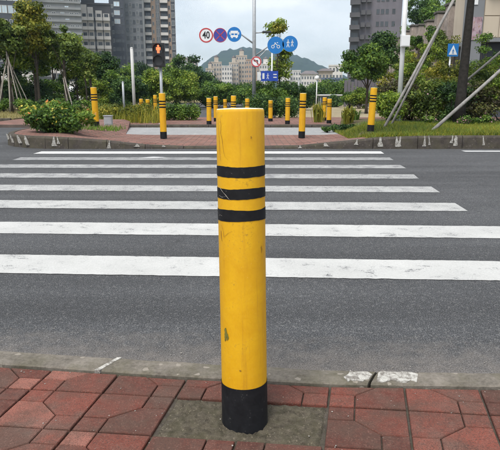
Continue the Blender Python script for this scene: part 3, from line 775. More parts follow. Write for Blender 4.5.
for k, (px, Y, rx, rz, pal) in enumerate(((8, 29.5, 1.1, .42, 'GREEN'), (30, 27.5, .9, .38, 'GREEN'), (55, 27.5, 1.0, .45, 'DARK'), (84, 27, .9, .42, 'GREEN'), (104, 27, .8, .45, 'OLIVE'))):
    shrub('low_shrub', P(px, Y), 'low shrub at the front of the left verge, ' + lab[k], (rx, .5, rz), 80 + k, pal, 1700, .11, 10, .26, 'low shrubs on the left verge')

# ---------------- green mounds behind the far island
lab = ['left of the white post', 'behind the white post', 'between the white post and the traffic light', 'behind the traffic light post', 'just right of the traffic light', 'below the gabled far house', 'left of the foreground bollard top', 'above the foreground bollard, left half', 'above the foreground bollard, right half']
for k, (px, Y, rx, rz, pal) in enumerate(((118, 38, 1.5, 1.3, 'LIME'), (130, 34, 1.3, 1.15, 'DARK'), (146, 38, 1.7, 1.4, 'LIME'), (164, 40, 1.9, 1.5, 'GREEN'), (181, 38, 1.7, 1.4, 'LIME'), (197, 44, 2.0, 1.5, 'DARK'), (214, 42, 1.8, 1.05, 'GREEN'), (232, 46, 2.1, 1.0, 'GREEN'), (247, 44, 1.7, .95, 'GREEN'))):
    shrub('mounded_tree', P(px, Y, 0), 'bushy rounded tree in the green belt, ' + lab[k], (rx, 1.3, rz), 100 + k, pal, 6000, .15, 30, .45, 'trees of the green belt')
for k, (px, Y, rx, rz, pal, lb) in enumerate(((189, 60, 3.0, 2.6, 'DARK', 'far dark tree rising below the gabled house'), (176, 62, 2.6, 2.3, 'GREEN', 'far green tree right of the tan tower base'), (205, 66, 2.6, 1.75, 'DARK', 'far dark tree left of the stepped apartment block'), (222, 70, 3.0, 1.15, 'GREEN', 'far green tree at the foot of the stepped apartment block'), (243, 66, 2.8, 1.2, 'DARK', 'far dark tree behind the sign mast'), (155, 64, 3.0, 2.4, 'DARK', 'far dark tree below the tan tower'), (128, 66, 3.2, 2.3, 'GREEN', 'far green tree below the dark tower'))):
    shrub('far_tree', P(px, Y, 0), lb, (rx, 1.8, rz), 130 + k, pal, 4200, .26, 26, .75, 'far trees before the towers')

# trimmed box hedge and dark hedge on the planted island
def hedge(loc, w, d, h, label, pal, n, seed, leaf=.08):
    t = thing('hedge', loc, label, 'hedge', 'hedges on the far island')
    bl = []; g = random.Random(seed)
    for k in range(int(w / .22)):
        for q in range(2):
            bl.append((-w / 2 + .22 * k + g.uniform(-.05, .05), (q - .5) * d * .5, h * .5 + g.uniform(-.03, .05), .24, d * .32, h * .52))
    obj('foliage', leaf_cloud('foliage', bl, n, leaf, seed, .55, .35, .3), M[pal], t)
    bm = bmesh.new()
    for k in range(int(w / .5)): tube(bm, [(-w / 2 + .25 + .5 * k, 0, 0), (-w / 2 + .28 + .5 * k, .03, h * .7)], .02, 5)
    obj('stems', bm, M['bark'], t)
hedge(P(182, 22.0), 1.55, .7, .62, 'clipped green hedge behind the left island bollard', 'GREEN', 4500, 201)
hedge(P(263, 24.0), 1.3, .8, .95, 'dark clipped hedge just right of the foreground bollard', 'DARK', 4200, 202)
hedge(P(288, 24.3), 1.2, .8, .85, 'dark hedge behind the right island bollard', 'DARK', 3600, 203)
for k, (px, Y, rx, rz, pal, lb) in enumerate(((258, 32, 1.0, 1.0, 'GREEN', 'leafy shrub behind the mast foot'), (272, 30, 1.0, .95, 'GREEN', 'leafy shrub under the blue board'), (286, 31, 1.0, .95, 'DARK', 'leafy shrub behind the right dark hedge'), (298, 36, 1.1, .9, 'DARK', 'dark shrub left of the slim grey lamp post'), (310, 50, 2.0, 1.05, 'DARK', 'dark round tree behind the slim lamp post'), (326, 56, 2.2, 1.15, 'GREEN', 'round tree left of the small kiosk roof'), (341, 52, 1.9, 1.25, 'GREEN', 'dark tree left of the grey tower foot'), (303, 60, 2.2, 1.15, 'GREEN', 'tree in front of the white far flats'), (333, 66, 2.6, 1.25, 'DARK', 'tree in front of the blue-roofed far house'))):
    shrub('park_shrub', P(px, Y, 0), lb, (rx, 1.0, rz), 150 + k, pal, 3600, .12 if Y < 40 else .2, 22, .36 if Y < 40 else .8, 'shrubs and trees beyond the far island')

for k, (px, Y, rx, rz, pal, lb) in enumerate(((349, 40, 1.0, .62, 'GREEN', 'green bush hiding the left end of the boarded fence'), (359, 39, 1.0, .75, 'LIME', 'light bush before the boarded fence, left of the spreading tree trunk'), (378, 38, 1.1, .8, 'GREEN', 'bush before the right end of the boarded fence'), (334, 43, .8, .5, 'DARK', 'small dark bush in front of the kiosk counter'))):
    shrub('fence_bush', P(px, Y, .02), lb, (rx, .7, rz), 330 + k, pal, 2600, .12, 18, .32, 'bushes before the boarded fence')
# slim tall tree with a pale top right of the mast
tree('slim_tree', P(279, 34, 0), 'slim tall tree with pale yellow top behind the round blue signs', 4.6, (0, 0, 2.7, .8, .6, 2.0), 31, 'LIME', 3000, .16, 22, .42, .06, extra=[(-.25, 0, 4.9, .75, .6, .35), (.05, 0, 5.15, .4, .4, .3), (-.55, 0, 4.6, .35, .3, .3)])
tree('slim_tree', P(277, 33.4, 0), 'pale yellow flowering twig-top tree above the blue sign disc', 4.9, (-.1, 0, 4.75, .55, .4, .35), 32, 'YELL', 420, .2, 7, .28, .03, limbs=6)
# right hand tree in front of the grey tower
tree('roadside_tree', P(366, 30, 0), 'spreading green tree in front of the grey tower on the right', 3.0, (0, 0, 2.65, 1.5, 1.2, 1.1), 33, 'GREEN', 5200, .16, 22, .5, .08)
tree('roadside_tree', P(383, 34, 0), 'bright green tree right of the spreading tree, against the retaining wall', 3.6, (0, 0, 3.6, 1.2, 1.0, 1.2), 34, 'DARK', 3400, .18, 14, .5, .08)
# yellow-green plants and low shrubs on the right of the far island
def spiky(loc, label, h, n, seed, pal, spread=.32, group='strap-leaved plants'):
    t = thing('strap_leaf_plant', loc, label, 'plant', group); g = np.random.default_rng(seed); V = []
    for k in range(n):
        a = g.uniform(0, 2 * np.pi); l = h * g.uniform(.6, 1.15); o_ = spread * g.uniform(.15, 1.0); w = .022
        b_ = np.array([g.normal() * .08, g.normal() * .08, 0]); d = np.array([math.cos(a), math.sin(a), 0]); s = np.array([-math.sin(a), math.cos(a), 0]) * w
        p0 = b_; p1 = b_ + d * o_ * .45 + np.array([0, 0, l * .7]); p2 = b_ + d * o_ + np.array([0, 0, l * (.95 - .35 * o_ / spread)])
        V.append([p0 - s * .5, p0 + s * .5, p1 + s, p1 - s]); V.append([p1 - s, p1 + s, p2 + s * .15, p2 - s * .15])
    V = np.array(V); obj('leaves', quads_mesh('leaves', V, np.clip(g.random(len(V)) * .7 + .2, 0, 1)), M[pal], t)
    bm = bmesh.new(); lathe(bm, [(.06, -.02), (.05, .06), (.02, .12)], 8); obj('crown_base', bm, M['bark'], t)
spiky(P(318, 20.4), 'yellow-green strap-leaved plant left of the pair of close yellow bollards', .80, 90, 301, 'YELL')
spiky(P(348, 18.0, .1), 'yellow-green strap-leaved plant between the close bollards and the verge bollard', .72, 100, 302, 'YELL', .4)
spiky(P(354, 19.2, .1), 'smaller strap-leaved plant just right of the bigger yellow-green one', .6, 70, 303, 'GREEN', .35)
lb = ['left one', 'second from the left', 'middle one', 'fourth from the left', 'right one, by the verge bollard']
for k, px in enumerate((328, 337, 345, 354, 362)):
    shrub('ground_shrub', P(px, 16.4 + .25 * (k % 2), .02), 'small dark shrub in the row behind the brick island, ' + lb[k], (.26, .2, .11), 170 + k, 'DARK', 520, .06, 6, .11, 'low shrub row before the verge bollard', stems=3)
# tall dry grass and reeds on the left part of the far island (uncountable)
def blades(name, n, region, hrange, w, seed, pal, zfun, label=None, lean=.35):
    g = np.random.default_rng(seed); x = g.uniform(region[0], region[1], n); y = g.uniform(region[2], region[3], n)
    h = g.uniform(*hrange, n) * (1 + .25 * np.sin(x * 3.1 + 1.7 * np.sin(y * 2)))
    a = g.uniform(0, 2 * np.pi, n); z = np.array([zfun(u, v_) for u, v_ in zip(x, y)])
    b_ = np.stack([x, y, z], 1); s = np.stack([np.cos(a), np.sin(a), 0 * a], 1) * w * .5
    l = np.stack([g.normal(size=n) * lean, g.normal(size=n) * lean, np.ones(n)], 1) * h[:, None]
    V = np.stack([b_ - s, b_ + s, b_ + l], 1)
    o = obj(name, quads_mesh(name, V, np.clip(.45 + .25 * np.sin(x * 1.3) * np.cos(y * .9) + g.normal(size=n) * .2, 0, 1), 3), M[pal])
    tag(o, label, 'grass', kind='stuff'); return o
blades('tall_grass', 2600, (-6.9, -3.3, 19.6, 24.2), (.2, .6), .028, 401, 'YELL', lambda x, y: .1, 'tall yellow-green grass on the left of the far island')
blades('dry_grass', 6000, (-16, -9.7, 22.6, 31), (.05, .16), .03, 402, 'DRY', lambda x, y: .14, 'short dry straw-coloured grass on the left verge')
blades('verge_grass', 60000, (2.5, 9.5, 11.84, 16.4), (.03, .10), .011, 403, 'YELL', itz, 'short yellow-green grass on the raised right verge', .5)
blades('verge_grass', 16000, (2.5, 9.5, 11.84, 17), (.04, .12), .012, 404, 'GREEN', itz, 'green grass blades mixed through the right verge', .5)
blades('weeds', 900, (-5.6, -3.4, 14.0, 15.2), (.04, .16), .02, 405, 'GREEN', lambda x, y: lerp_tab(ZK, x), 'green weeds behind the flowering bush')
lab = ['left', 'middle', 'right']
for k, px in enumerate((110, 125, 141)):
    shrub('reed_clump', P(px, 21.3), 'yellow-green shrubby clump in the tall grass, %s of three' % lab[k], (.62, .5, .34), 180 + k, 'YELL', 2200, .085, 14, .2, 'clumps in the tall grass', [('flower_yellow', 60, .06)])

# ---------------- right verge: shrubs, propped trees
rs = [(388, 16.8, .5, .5, 'LIME', 'green shrub between the verge bollard and the white pole'), (398, 17.6, .75, .78, 'RUST', 'brownish shrub at the foot of the white pole'),
      (411, 18.4, .85, 1.0, 'LIME', 'tall green shrub right of the white pole'), (425, 17.4, .8, .72, 'OLIVE', 'dark shrub behind the lower end of the long leaning prop'),
      (438, 18.6, .9, 1.0, 'YELL', 'tall green shrub below the blue pedestrian sign'), (452, 17.0, .75, .68, 'DARK', 'dark glossy shrub in front of the dark tree trunk'),
      (468, 18.2, 1.0, 1.0, 'OLIVE', 'tall green shrub right of the dark tree trunk'), (478, 17.0, .8, .75, 'RUST', 'reddish brown shrub low on the right verge'),
      (490, 18.8, 1.1, 1.3, 'LIME', 'dark tall shrub under the beige panelled house'), (503, 17.2, .9, .8, 'LIME', 'green shrub cut by the right picture edge'), (525, 18, 1.2, 1.1, 'DARK', 'dark shrub beyond the right picture edge'),
      (420, 21.5, 1.1, 1.6, 'LIME', 'dark tall shrub against the retaining wall'), (402, 23, 1.1, 1.35, 'YELL', 'tall shrub behind the white pole'), (445, 22.5, 1.1, 1.75, 'YELL', 'golden green shrub around the blue pedestrian sign'), (482, 22.5, 1.3, 1.75, 'GREEN', 'dark shrub below the mural wall'), (505, 22.5, 1.3, 1.65, 'GREEN', 'tall shrub below the right end of the beige house')]
for k, (px, Y, rx, rz, pal, lb) in enumerate(rs):
    fl = [('flower_pink', 40, .06)] if px in (425, 478, 490) and Y < 19 else ([('flower_orange', 12, .07)] if px == 411 else None)
    shrub('verge_bush', P(px, Y, .27 if Y < 19.6 else .1), lb, (rx, .65, rz), 210 + k, pal, 3200, .085, 26, .26, 'bushes on the right verge', fl)
lb = ['left one', 'middle one', 'right one']
for k, (px, Y) in enumerate(((433, 15.7), (468, 15.6), (491, 15.7))):
    shrub('pink_flower_clump', P(px, Y, .27), 'low clump of pale pink flowers on the right verge, ' + lb[k], (.4, .22, .14), 240 + k, 'GREEN', 500, .06, 7, .12, 'pink flower clumps', [('flower_pink', 70, .045)], 3, 'flowers')
p = P(459.5, 16.2, .27)
tree('propped_tree', p, 'tree with thick dark trunk on the right verge, its crown above the picture', 5.6, (0, .1, 6.0, 1.7, 1.6, 1.5), 41, 'GREEN', 3800, .18, 16, .6, .16, bark='dark_bark', lean=(.05, 0), limbs=8, zlow=-.5, zf=.8)
tp = Vector((p.x + .02, p.y - .18, 4.6))
pole_thing((at(383.5, 128, 14.6).x, 14.6, .24), (tp.x - .12, tp.y, 4.45), .040, 'grey_wood', 'long grey pole propping the dark trunk, left of the pair', None)
pole_thing((at(391, 118, 15.6).x, 15.6, .24), (tp.x - .05, tp.y + .1, 4.7), .036, 'grey_wood', 'long grey pole propping the dark trunk, right of the pair', None)
p = P(560, 16.4, .27)
tree('propped_tree', p, 'tree beyond the right edge of the picture holding the two leaning props', 5.2, (0, .1, 5.4, 1.6, 1.6, 1.5), 42, 'GREEN', 3000, .18, 14, .6, .15, bark='dark_bark', limbs=8, zlow=-.5, zf=.8)
pole_thing((at(430.5, 132, 13.0).x, 13.0, .26), (p.x - .17, p.y - .1, at(555, 8, 16.3).z), .044, 'grey_wood', 'long pale grey pole leaning up to the right from the grass verge', None)
pole_thing((at(447, 84, 18.2).x, 18.2, 1.0), (p.x - .12, p.y + .05, at(556, -8, 16.4).z), .040, 'grey_wood', 'grey pole leaning up to the right behind the dark tree trunk', None)

# ------------------------------------------------------------------ street furniture
def vpole(bm, x, y, z0, z1, r0, r1=None, seg=14, mi=0):
    r1 = r0 if r1 is None else r1
    tube(bm, [(x, y, z0), (x, y, (z0 + z1) / 2), (x, y, z1)], [r0, (r0 + r1) / 2, r1], seg, mi)
# pedestrian traffic light
Y = 19.2; base = P(161.5, Y, .1); sY = px2m(Y)
t = thing('pedestrian_signal', base, 'pedestrian traffic light showing red on a grey post behind the left island bollard', 'traffic light')
zt = at(160, 67, Y).z - base.z
bm = bmesh.new(); vpole(bm, .03, 0, 0, zt + .1, .05); obj('post', bm, M['galv'], t)
bm = bmesh.new(); lathe(bm, [(.11, 0), (.11, .02), (.06, .03)], 14); obj('base_plate', bm, M['galv'], t)
bm = bmesh.new(); box(bm, -.2, .2, -.16, .05, zt, zt + .77); bev(bm, .02); hs = obj('housing', bm, M['sign_black'], t)
for k, zc in enumerate((zt + .57, zt + .2)):
    bm = bmesh.new()
    n = 16; rr = .165   # hooded visor
    for a in range(n):
        a0, a1 = R(-20 + 220 * a / n), R(-20 + 220 * (a + 1) / n)
        q = [(rr * math.cos(a0), -.155, zc + rr * math.sin(a0)), (rr * math.cos(a1), -.155, zc + rr * math.sin(a1)), (rr * math.cos(a1), -.32, zc + rr * math.sin(a1)), (rr * math.cos(a0), -.32, zc + rr * math.sin(a0))]
        q2 = [((v_[0]) * 1.04, v_[1], zc + (v_[2] - zc) * 1.04) for v_ in q]
        bm.faces.new([bm.verts.new(v_) for v_ in q]); bm.faces.new([bm.verts.new(v_) for v_ in q2[::-1]])
        bm.faces.new([bm.verts.new(v_) for v_ in (q[2], q[3], q2[3], q2[2])])
    obj('visor', bm, M['sign_black'], t)
    bm = bmesh.new(); disc_y(bm, 0, zc, .15, -.166, -.158, 28); ln = obj('lens', bm, M['dark_metal'], t)
    if k == 0:   # standing red figure
        bm = bmesh.new(); y0, y1 = -.172, -.167
        disc_y(bm, 0, zc + .10, .034, y0, y1, 14)
        for poly in ([(-.045, .06), (.045, .06), (.04, -.03), (-.04, -.03)], [(-.075, .055), (-.052, .06), (-.05, -.035), (-.07, -.035)], [(.052, .06), (.075, .055), (.07, -.035), (.05, -.035)], [(-.04, -.034), (-.005, -.034), (-.008, -.13), (-.036, -.13)], [(.005, -.034), (.04, -.034), (.036, -.13), (.008, -.13)]):
            a = [bm.verts.new((q[0], y0, zc + q[1])) for q in poly]; b_ = [bm.verts.new((q[0], y1, zc + q[1])) for q in poly]
            bm.faces.new(a)
            for i in range(len(poly)): bm.faces.new((a[i], b_[i], b_[(i + 1) % len(poly)], a[(i + 1) % len(poly)]))
        obj('red_figure', bm, M['red_lamp'], ln)
# plain posts
def post(name, px, Y, ytop, r_, mat, label, z0=.1):
    b_ = P(px, Y, z0); t = thing(name, b_, label, 'post'); h = at(px, ytop, Y).z - z0
    bm = bmesh.new(); vpole(bm, 0, 0, 0, h, r_, r_ * .92); obj('shaft', bm, M[mat], t)
    bm = bmesh.new(); lathe(bm, [(r_ * 2.2, 0), (r_ * 2.2, .02), (r_ * 1.3, .04)], 12); obj('base_plate', bm, M[mat], t)
    bm = bmesh.new(); rg = lathe(bm, [(r_ * 1.0, h - .01), (r_ * 1.0, h + .01), (r_ * .3, h + .035)], 12); bm.faces.new(rg[-1]); obj('cap', bm, M[mat], t)
post('metal_post', 134.8, 23.8, 48, .068, 'frame', 'plain pale metal post standing in the tall grass left of the traffic light')
post('metal_post', 124.5, 29, 82, .06, 'galv', 'short grey post left of the plain pale post', 0)
post('metal_post', 298, 34, 80, .06, 'galv', 'short pale blue-grey post in the shrubs right of the round signs', 0)
# white pole with cabinet on the right verge
b_ = P(398.5, 17.0, .27); t = thing('white_pole', b_, 'white pole with a small box on the right grass verge', 'pole')
bm = bmesh.new(); vpole(bm, 0, 0, 0, 5.2, .072, .066, 16); obj('shaft', bm, M['white_metal'], t)
bm = bmesh.new(); lathe(bm, [(.17, 0), (.17, .02), (.09, .04)], 14); obj('base_plate', bm, M['white_metal'], t)
zb = at(403, 47, 17).z - .27
bm = bmesh.new(); box(bm, -.11, .15, -.2, -.06, zb, zb + .32); bev(bm, .012); cb = obj('junction_box', bm, M['white_metal'], t)
bm = bmesh.new(); box(bm, -.09, .13, -.206, -.2005, zb + .025, zb + .295); obj('box_door', bm, M['sign_white'], cb)
for zz in (zb + .06, zb + .26):
    bm = bmesh.new(); lathe(bm, [(.074, zz - .015), (.08, zz - .015), (.08, zz + .015), (.074, zz + .015)], 14); obj('clamp', bm, M['galv'], t)

# text helper
def text_mesh(body, size, depth=.004):
    cu = bpy.data.curves.new('lettering', 'FONT'); cu.body = body; cu.size = size; cu.align_x = 'CENTER'; cu.align_y = 'CENTER'; cu.extrude = depth; cu.offset = size * .018
    o = bpy.data.objects.new('lettering_tmp', cu); C.objects.link(o)
    bpy.context.view_layer.update(); me = bpy.data.meshes.new_from_object(o.evaluated_get(bpy.context.evaluated_depsgraph_get()))
    bpy.data.objects.remove(o); me.transform(Matrix.Rotation(math.pi / 2, 4, 'X')); return me
def flat(bm, polys, y0, y1):
    for poly in polys:
        a = [bm.verts.new((q[0], y0, q[1])) for q in poly]; b_ = [bm.verts.new((q[0], y1, q[1])) for q in poly]
        bm.faces.new(a); n = len(poly)
        for i in range(n): bm.faces.new((a[i], b_[i], b_[(i + 1) % n], a[(i + 1) % n]))
    bmesh.ops.recalc_face_normals(bm, faces=bm.faces)
def rect(x0, x1, z0, z1): return [(x0, z0), (x1, z0), (x1, z1), (x0, z1)]
def bar(x0, z0, x1, z1, w):
    d = Vector((x1 - x0, z1 - z0)).normalized(); n = Vector((-d.y, d.x)) * w / 2
    return [(x0 + n.x, z0 + n.y), (x1 + n.x, z1 + n.y), (x1 - n.x, z1 - n.y), (x0 - n.x, z0 - n.y)]
def walker(cx, cz, s):
    c = []
    c.append([(cx + .11 * s * math.cos(k * .628), cz + .72 * s + .11 * s * math.sin(k * .628)) for k in range(10)])
    c.append(bar(cx, cz + .55 * s, cx - .03 * s, cz + .02 * s, .2 * s)); c.append(bar(cx - .03 * s, cz + .05 * s, cx + .24 * s, cz - .7 * s, .13 * s)); c.append(bar(cx - .03 * s, cz + .05 * s, cx - .26 * s, cz - .68 * s, .13 * s))
    c.append(bar(cx + .05 * s, cz + .5 * s, cx + .32 * s, cz + .1 * s, .1 * s)); c.append(bar(cx - .05 * s, cz + .5 * s, cx - .3 * s, cz + .12 * s, .1 * s)); return c
# sign mast with lamp arm and round signs
Y = 31.0; base = P(254, Y, 0); m1 = px2m(Y)
def rel(px, py): q = at(px, py, Y); return (q.x - base.x, q.z - base.z)
mast = thing('sign_mast', base, 'tall grey mast with a lamp arm and sign arms behind the foreground bollard', 'mast')
bm = bmesh.new(); vpole(bm, 0, 0, 0, 7.6, .11, .085, 16); obj('shaft', bm, M['galv'], mast)
bm = bmesh.new(); lathe(bm, [(.25, 0), (.25, .03), (.13, .06)], 16); obj('base_plate', bm, M['galv'], mast)
bm = bmesh.new(); x1, z1 = rel(199, 35.5); x2, z2 = rel(238, 35.5); x3, z3 = rel(253.5, 43.5)
tube(bm, [(x3, .02, z3), (x2 + .2, .04, z2 + .05), (x2 - .1, .05, z2), (x1, .05, z1)], [.045, .04, .035, .03], 10); obj('sign_arm', bm, M['galv'], mast)
bm = bmesh.new(); xl, zl = rel(263, 32.5); tube(bm, [(0, 0, zl - .02), (xl * .6, -.02, zl), (xl, -.03, zl + .01)], [.04, .035, .03], 10); arm = obj('lamp_arm', bm, M['galv'], mast)
bm = bmesh.new(); xe, ze = rel(271.5, 31)
box(bm, xl - .05, xe, -.16, .10, zl - .03, zl + .08); bmesh.ops.bevel(bm, geom=list(bm.edges), offset=.035, segments=3, affect='EDGES'); obj('lamp_head', bm, M['dark_metal'], mast)
bm = bmesh.new(); x4, z4 = rel(255, 56); x5, z5 = rel(272, 45); x6, z6 = rel(293, 44.5)
tube(bm, [(x4, .02, z4), (x5 - .15, .05, z5 - .02), (x5 + .2, .06, z5), (x6, .06, z6)], [.045, .04, .035, .03], 10); obj('sign_arm', bm, M['galv'], mast)
bm = bmesh.new(); tube(bm, [(x4, .02, rel(255, 61)[1]), (x5 - .3, .05, z5 - .25)], [.03, .025], 8); obj('arm_brace', bm, M['galv'], mast)
def round_sign(px, py, rpx, label, face, glyphs, ring=None, yoff=-.02):
    q = at(px, py, Y); r_ = rpx * m1
    t = thing('round_sign', (q.x, Y + yoff, q.z), label, 'sign', 'round road signs on the mast')
    bm = bmesh.new(); disc_y(bm, 0, 0, r_, -.03, -.005, 40); obj('plate', bm, M['sign_white'], t)
    bm = bmesh.new(); disc_y(bm, 0, 0, r_ * .985, -.036, -.031, 40); obj('face', bm, M[face], t)
    if ring: bm = bmesh.new(); disc_y(bm, 0, 0, r_ * .98, -.042, -.037, 40, r_in=r_ * ring[1]); obj('ring', bm, M[ring[0]], t)
    for nm, mt, polys, dy in glyphs:
        bm = bmesh.new(); flat(bm, [[(u * r_, w * r_) for u, w in pl] for pl in polys], -.042 - dy, -.037 - dy); obj(nm, bm, M[mt], t)
    bm = bmesh.new(); box(bm, -.03, .03, -.004, .05, -.05, .05); obj('bracket', bm, M['galv'], t)
    return t, r_
t, r_ = round_sign(206.2, 35.3, 7.0, 'round speed limit sign with red ring reading 40', 'sign_white', [], ('sign_red', .80))
me = text_mesh('40', r_ * 1.12); o = obj('numerals', me, M['sign_black'], t); o.location = (0, -.042, 0); o.scale = (.92, 1, 1.15)
round_sign(220.3, 35.2, 6.8, 'round purple-blue no stopping sign with dull red rim between the 40 and bus signs', 'sign_navy', [('slash', 'sign_red', [bar(-.62, .62, .62, -.62, .11), bar(-.62, -.62, .62, .62, .11)], 0)], ('sign_red', .90))
bus = [rect(-.52, .52, .12, .48), rect(-.52, -.42, -.1, .118), rect(.42, .52, -.1, .118), rect(-.05, .05, -.1, .118), rect(-.52, .52, -.36, -.102), rect(-.42, -.2, -.5, -.362), rect(.2, .42, -.5, -.362), rect(-.68, -.56, -.02, .3), rect(.56, .68, -.02, .3)]
round_sign(234.3, 34.4, 7.0, 'round bright blue sign with a white bus symbol, left of the mast', 'sign_blue', [('bus_symbol', 'sign_white', bus, 0)])
bike = [[(.36 + .22 * math.cos(a * .628) , -.2 + .22 * math.sin(a * .628)) for a in range(10)], [(-.36 + .22 * math.cos(a * .628), -.2 + .22 * math.sin(a * .628)) for a in range(10)], bar(-.36, -.1, -.05, .22, .09), bar(-.05, .22, .36, -.1, .09), bar(-.18, .3, .02, .3, .09), bar(.16, .36, .34, .3, .09)]
round_sign(275.6, 45.2, 8.2, 'round blue sign with a faint cycle symbol, right of the mast', 'sign_blue', [('cycle_symbol', 'sign_white', [[(u * .85, w * .85) for u, w in pl] for pl in bike[2:] + [bar(cx_ + .2 * math.cos(a * .628), -.2 + .2 * math.sin(a * .628), cx_ + .2 * math.cos((a + 1) * .628), -.2 + .2 * math.sin((a + 1) * .628), .08) for cx_ in (-.38, .38) for a in range(10)]], 0)], yoff=-.03)
round_sign(290, 43.8, 7.6, 'round blue sign with two white walking figures, rightmost on the arm', 'sign_blue', [('walking_figures', 'sign_white', walker(-.26, 0, .62) + walker(.28, .05, .55), 0)], yoff=-.03)
round_sign(256.2, 61.8, 5.2, 'small round no left turn sign with red ring on the mast shaft', 'sign_white', [('arrow', 'sign_black', [bar(.25, -.5, .25, .2, .16), bar(.33, .2, -.2, .2, .16), [(-.2, .45), (-.55, .2), (-.2, -.05)]], 0), ('slash', 'sign_red', [bar(-.55, .55, .55, -.55, .15)], .006)], ('sign_red', .76), yoff=-.12)
# blue board on its own white post
Y2 = 33; q = P(271.5, Y2, 0); t = thing('blue_board', q, 'blue rectangular sign board on a white post below the round blue signs', 'sign')
h = at(271, 52, Y2).z; bm = bmesh.new(); vpole(bm, 0, 0, 0, h, .045); obj('post', bm, M['white_metal'], t)
z0, z1 = at(271, 81, Y2).z, at(271, 71, Y2).z; xa, xb = at(261, 76, Y2).x - q.x, at(278, 76, Y2).x - q.x
bm = bmesh.new(); box(bm, xa, xb, -.09, -.06, z0, z1); obj('panel', bm, simple('royal_blue_board', (.02, .07, .42), .5, .4, .06, 3), t)
bm = bmesh.new(); flat(bm, walker((xa + xb) / 2 - .1, (z0 + z1) / 2 - .02, .22) + [rect(xa + .08, xa + .2, z0 + .12, z1 - .12), rect(xb - .28, xb - .08, z0 + .18, z0 + .24), rect(xb - .28, xb - .08, z0 + .34, z0 + .4)], -.096, -.091); obj('marking', bm, M['sign_white'], t)
bm = bmesh.new(); box(bm, xa - .22, xa - .03, -.085, -.06, z0 + .05, z1 - .05); obj('side_panel', bm, M['sign_white'], t)
# blue pedestrian sign on the right
Y3 = 20.6; q = P(447.5, Y3, .1); t = thing('pedestrian_sign', q, 'square blue pedestrian crossing sign on a white post beside the dark trunk', 'sign')
zc = at(447, 50, Y3).z - .1; hw = 5.2 * px2m(Y3)
bm = bmesh.new(); vpole(bm, -.06, .06, 0, zc + hw, .03); obj('post', bm, M['white_metal'], t)
bm = bmesh.new(); box(bm, -hw, hw, -.02, .015, zc - hw * 1.15, zc + hw * 1.15); obj('panel', bm, M['sign_blue'], t)
bm = bmesh.new(); flat(bm, [[(-hw * .8, zc - hw * .85), (hw * .8, zc - hw * .85), (0, zc + hw * .9)]], -.027, -.021); tri = obj('white_triangle', bm, M['sign_white'], t)
bm = bmesh.new(); flat(bm, walker(0, zc - hw * .3, hw * .62), -.033, -.028); obj('walking_figure', bm, M['sign_blue'], t)
# slim lamp post in the distance
q = P(316, 48, 0); t = thing('lamp_post', q, 'slim pale lamp post with white globe far behind the yellow-green plant', 'lamp post')
h = at(316, 80, 48).z
bm = bmesh.new(); vpole(bm, 0, 0, 0, h, .06, .045, 10); obj('shaft', bm, M['white_metal'], t)
bm = bmesh.new(); lathe(bm, [(.05, h), (.14, h + .04), (.19, h + .18), (.14, h + .32), (.03, h + .38)], 16); obj('globe', bm, M['sign_white'], t)

# ------------------------------------------------------------------ buildings
def m_glass(name, c, rough=.15):
    b = NB(name, rough, .6); v = b.coord(); oi = b.n('ShaderNodeObjectInfo')
    b.col(b.mix(oi.outputs['Random'], tuple(x * .55 for x in c), tuple(min(1, x * 1.5) for x in c)))
    n = b.noise(v, .6, 2); b.bump(n, .03, .1); return b.m
def m_wall(name, c, var=.15):
    b = NB(name, .85, .2); v = b.coord(); n = b.noise(v, .25, 6, .6); s = b.noise(b.coord((1.2, 1.2, .08)), 1, 4, .6)
    x = b.mix(b.ramp(n, [(.3, 0.0), (.7, 1.0)]), tuple(q * (1 - var) for q in c), tuple(q * (1 + var) for q in c))
    x = b.mix(b.ramp(s, [(.5, 0.0), (.75, .35)]), x, tuple(q * .6 for q in c)); b.col(x); return b.m
M['glass'] = m_glass('dark_window_glass', (.035, .045, .055)); M['glass_sky'] = m_glass('painted_sky_glass', (.42, .52, .60))  # the paler glass has the sky's reflection put into its base colour
M['frame_d'] = simple('dark_window_frame', (.10, .10, .105), .6, .3, .08, 2)
M['w_grey'] = m_wall('grey_cladding', (.24, .25, .255)); M['w_dark'] = m_wall('dark_slate_wall', (.075, .08, .095)); M['w_mid'] = m_wall('mid_grey_wall', (.21, .22, .235))
M['w_tan'] = m_wall('tan_stone_wall', (.40, .29, .215)); M['w_pale'] = m_wall('pale_render', (.60, .575, .55)); M['w_taupe'] = m_wall('taupe_wall', (.085, .082, .087))
M['w_beige'] = m_wall('beige_render', (.46, .40, .33)); M['w_purple'] = m_wall('purple_grey_wall', (.15, .14, .16)); M['roof'] = m_wall('dark_roof_tiles', (.16, .14, .14)); M['w_white'] = m_wall('white_render', (.60, .58, .55)); M['w_blue'] = m_wall('blue_grey_roof', (.13, .17, .24))
WIN = {}
def window_mesh(w, h, fr, gl):
    k = (round(w, 2), round(h, 2), fr, gl)
    if k not in WIN:
        f = min(.14, w * .09); bm = bmesh.new()
        box(bm, -w / 2, w / 2, -.06, .05, 0, f); box(bm, -w / 2, w / 2, -.06, .05, h - f, h); box(bm, -w / 2, -w / 2 + f, -.06, .05, f, h - f); box(bm, w / 2 - f, w / 2, -.06, .05, f, h - f)
        box(bm, -f / 2, f / 2, -.04, .05, f, h - f)
        box(bm, -w / 2 + f, -f / 2, -.02, .05, f, h - f, 1); box(bm, f / 2, w / 2 - f, -.02, .05, f, h - f, 1)
        me = bpy.data.meshes.new('window'); bm.to_mesh(me); bm.free(); me.materials.append(M[fr]); me.materials.append(M[gl]); WIN[k] = me
    return WIN[k]
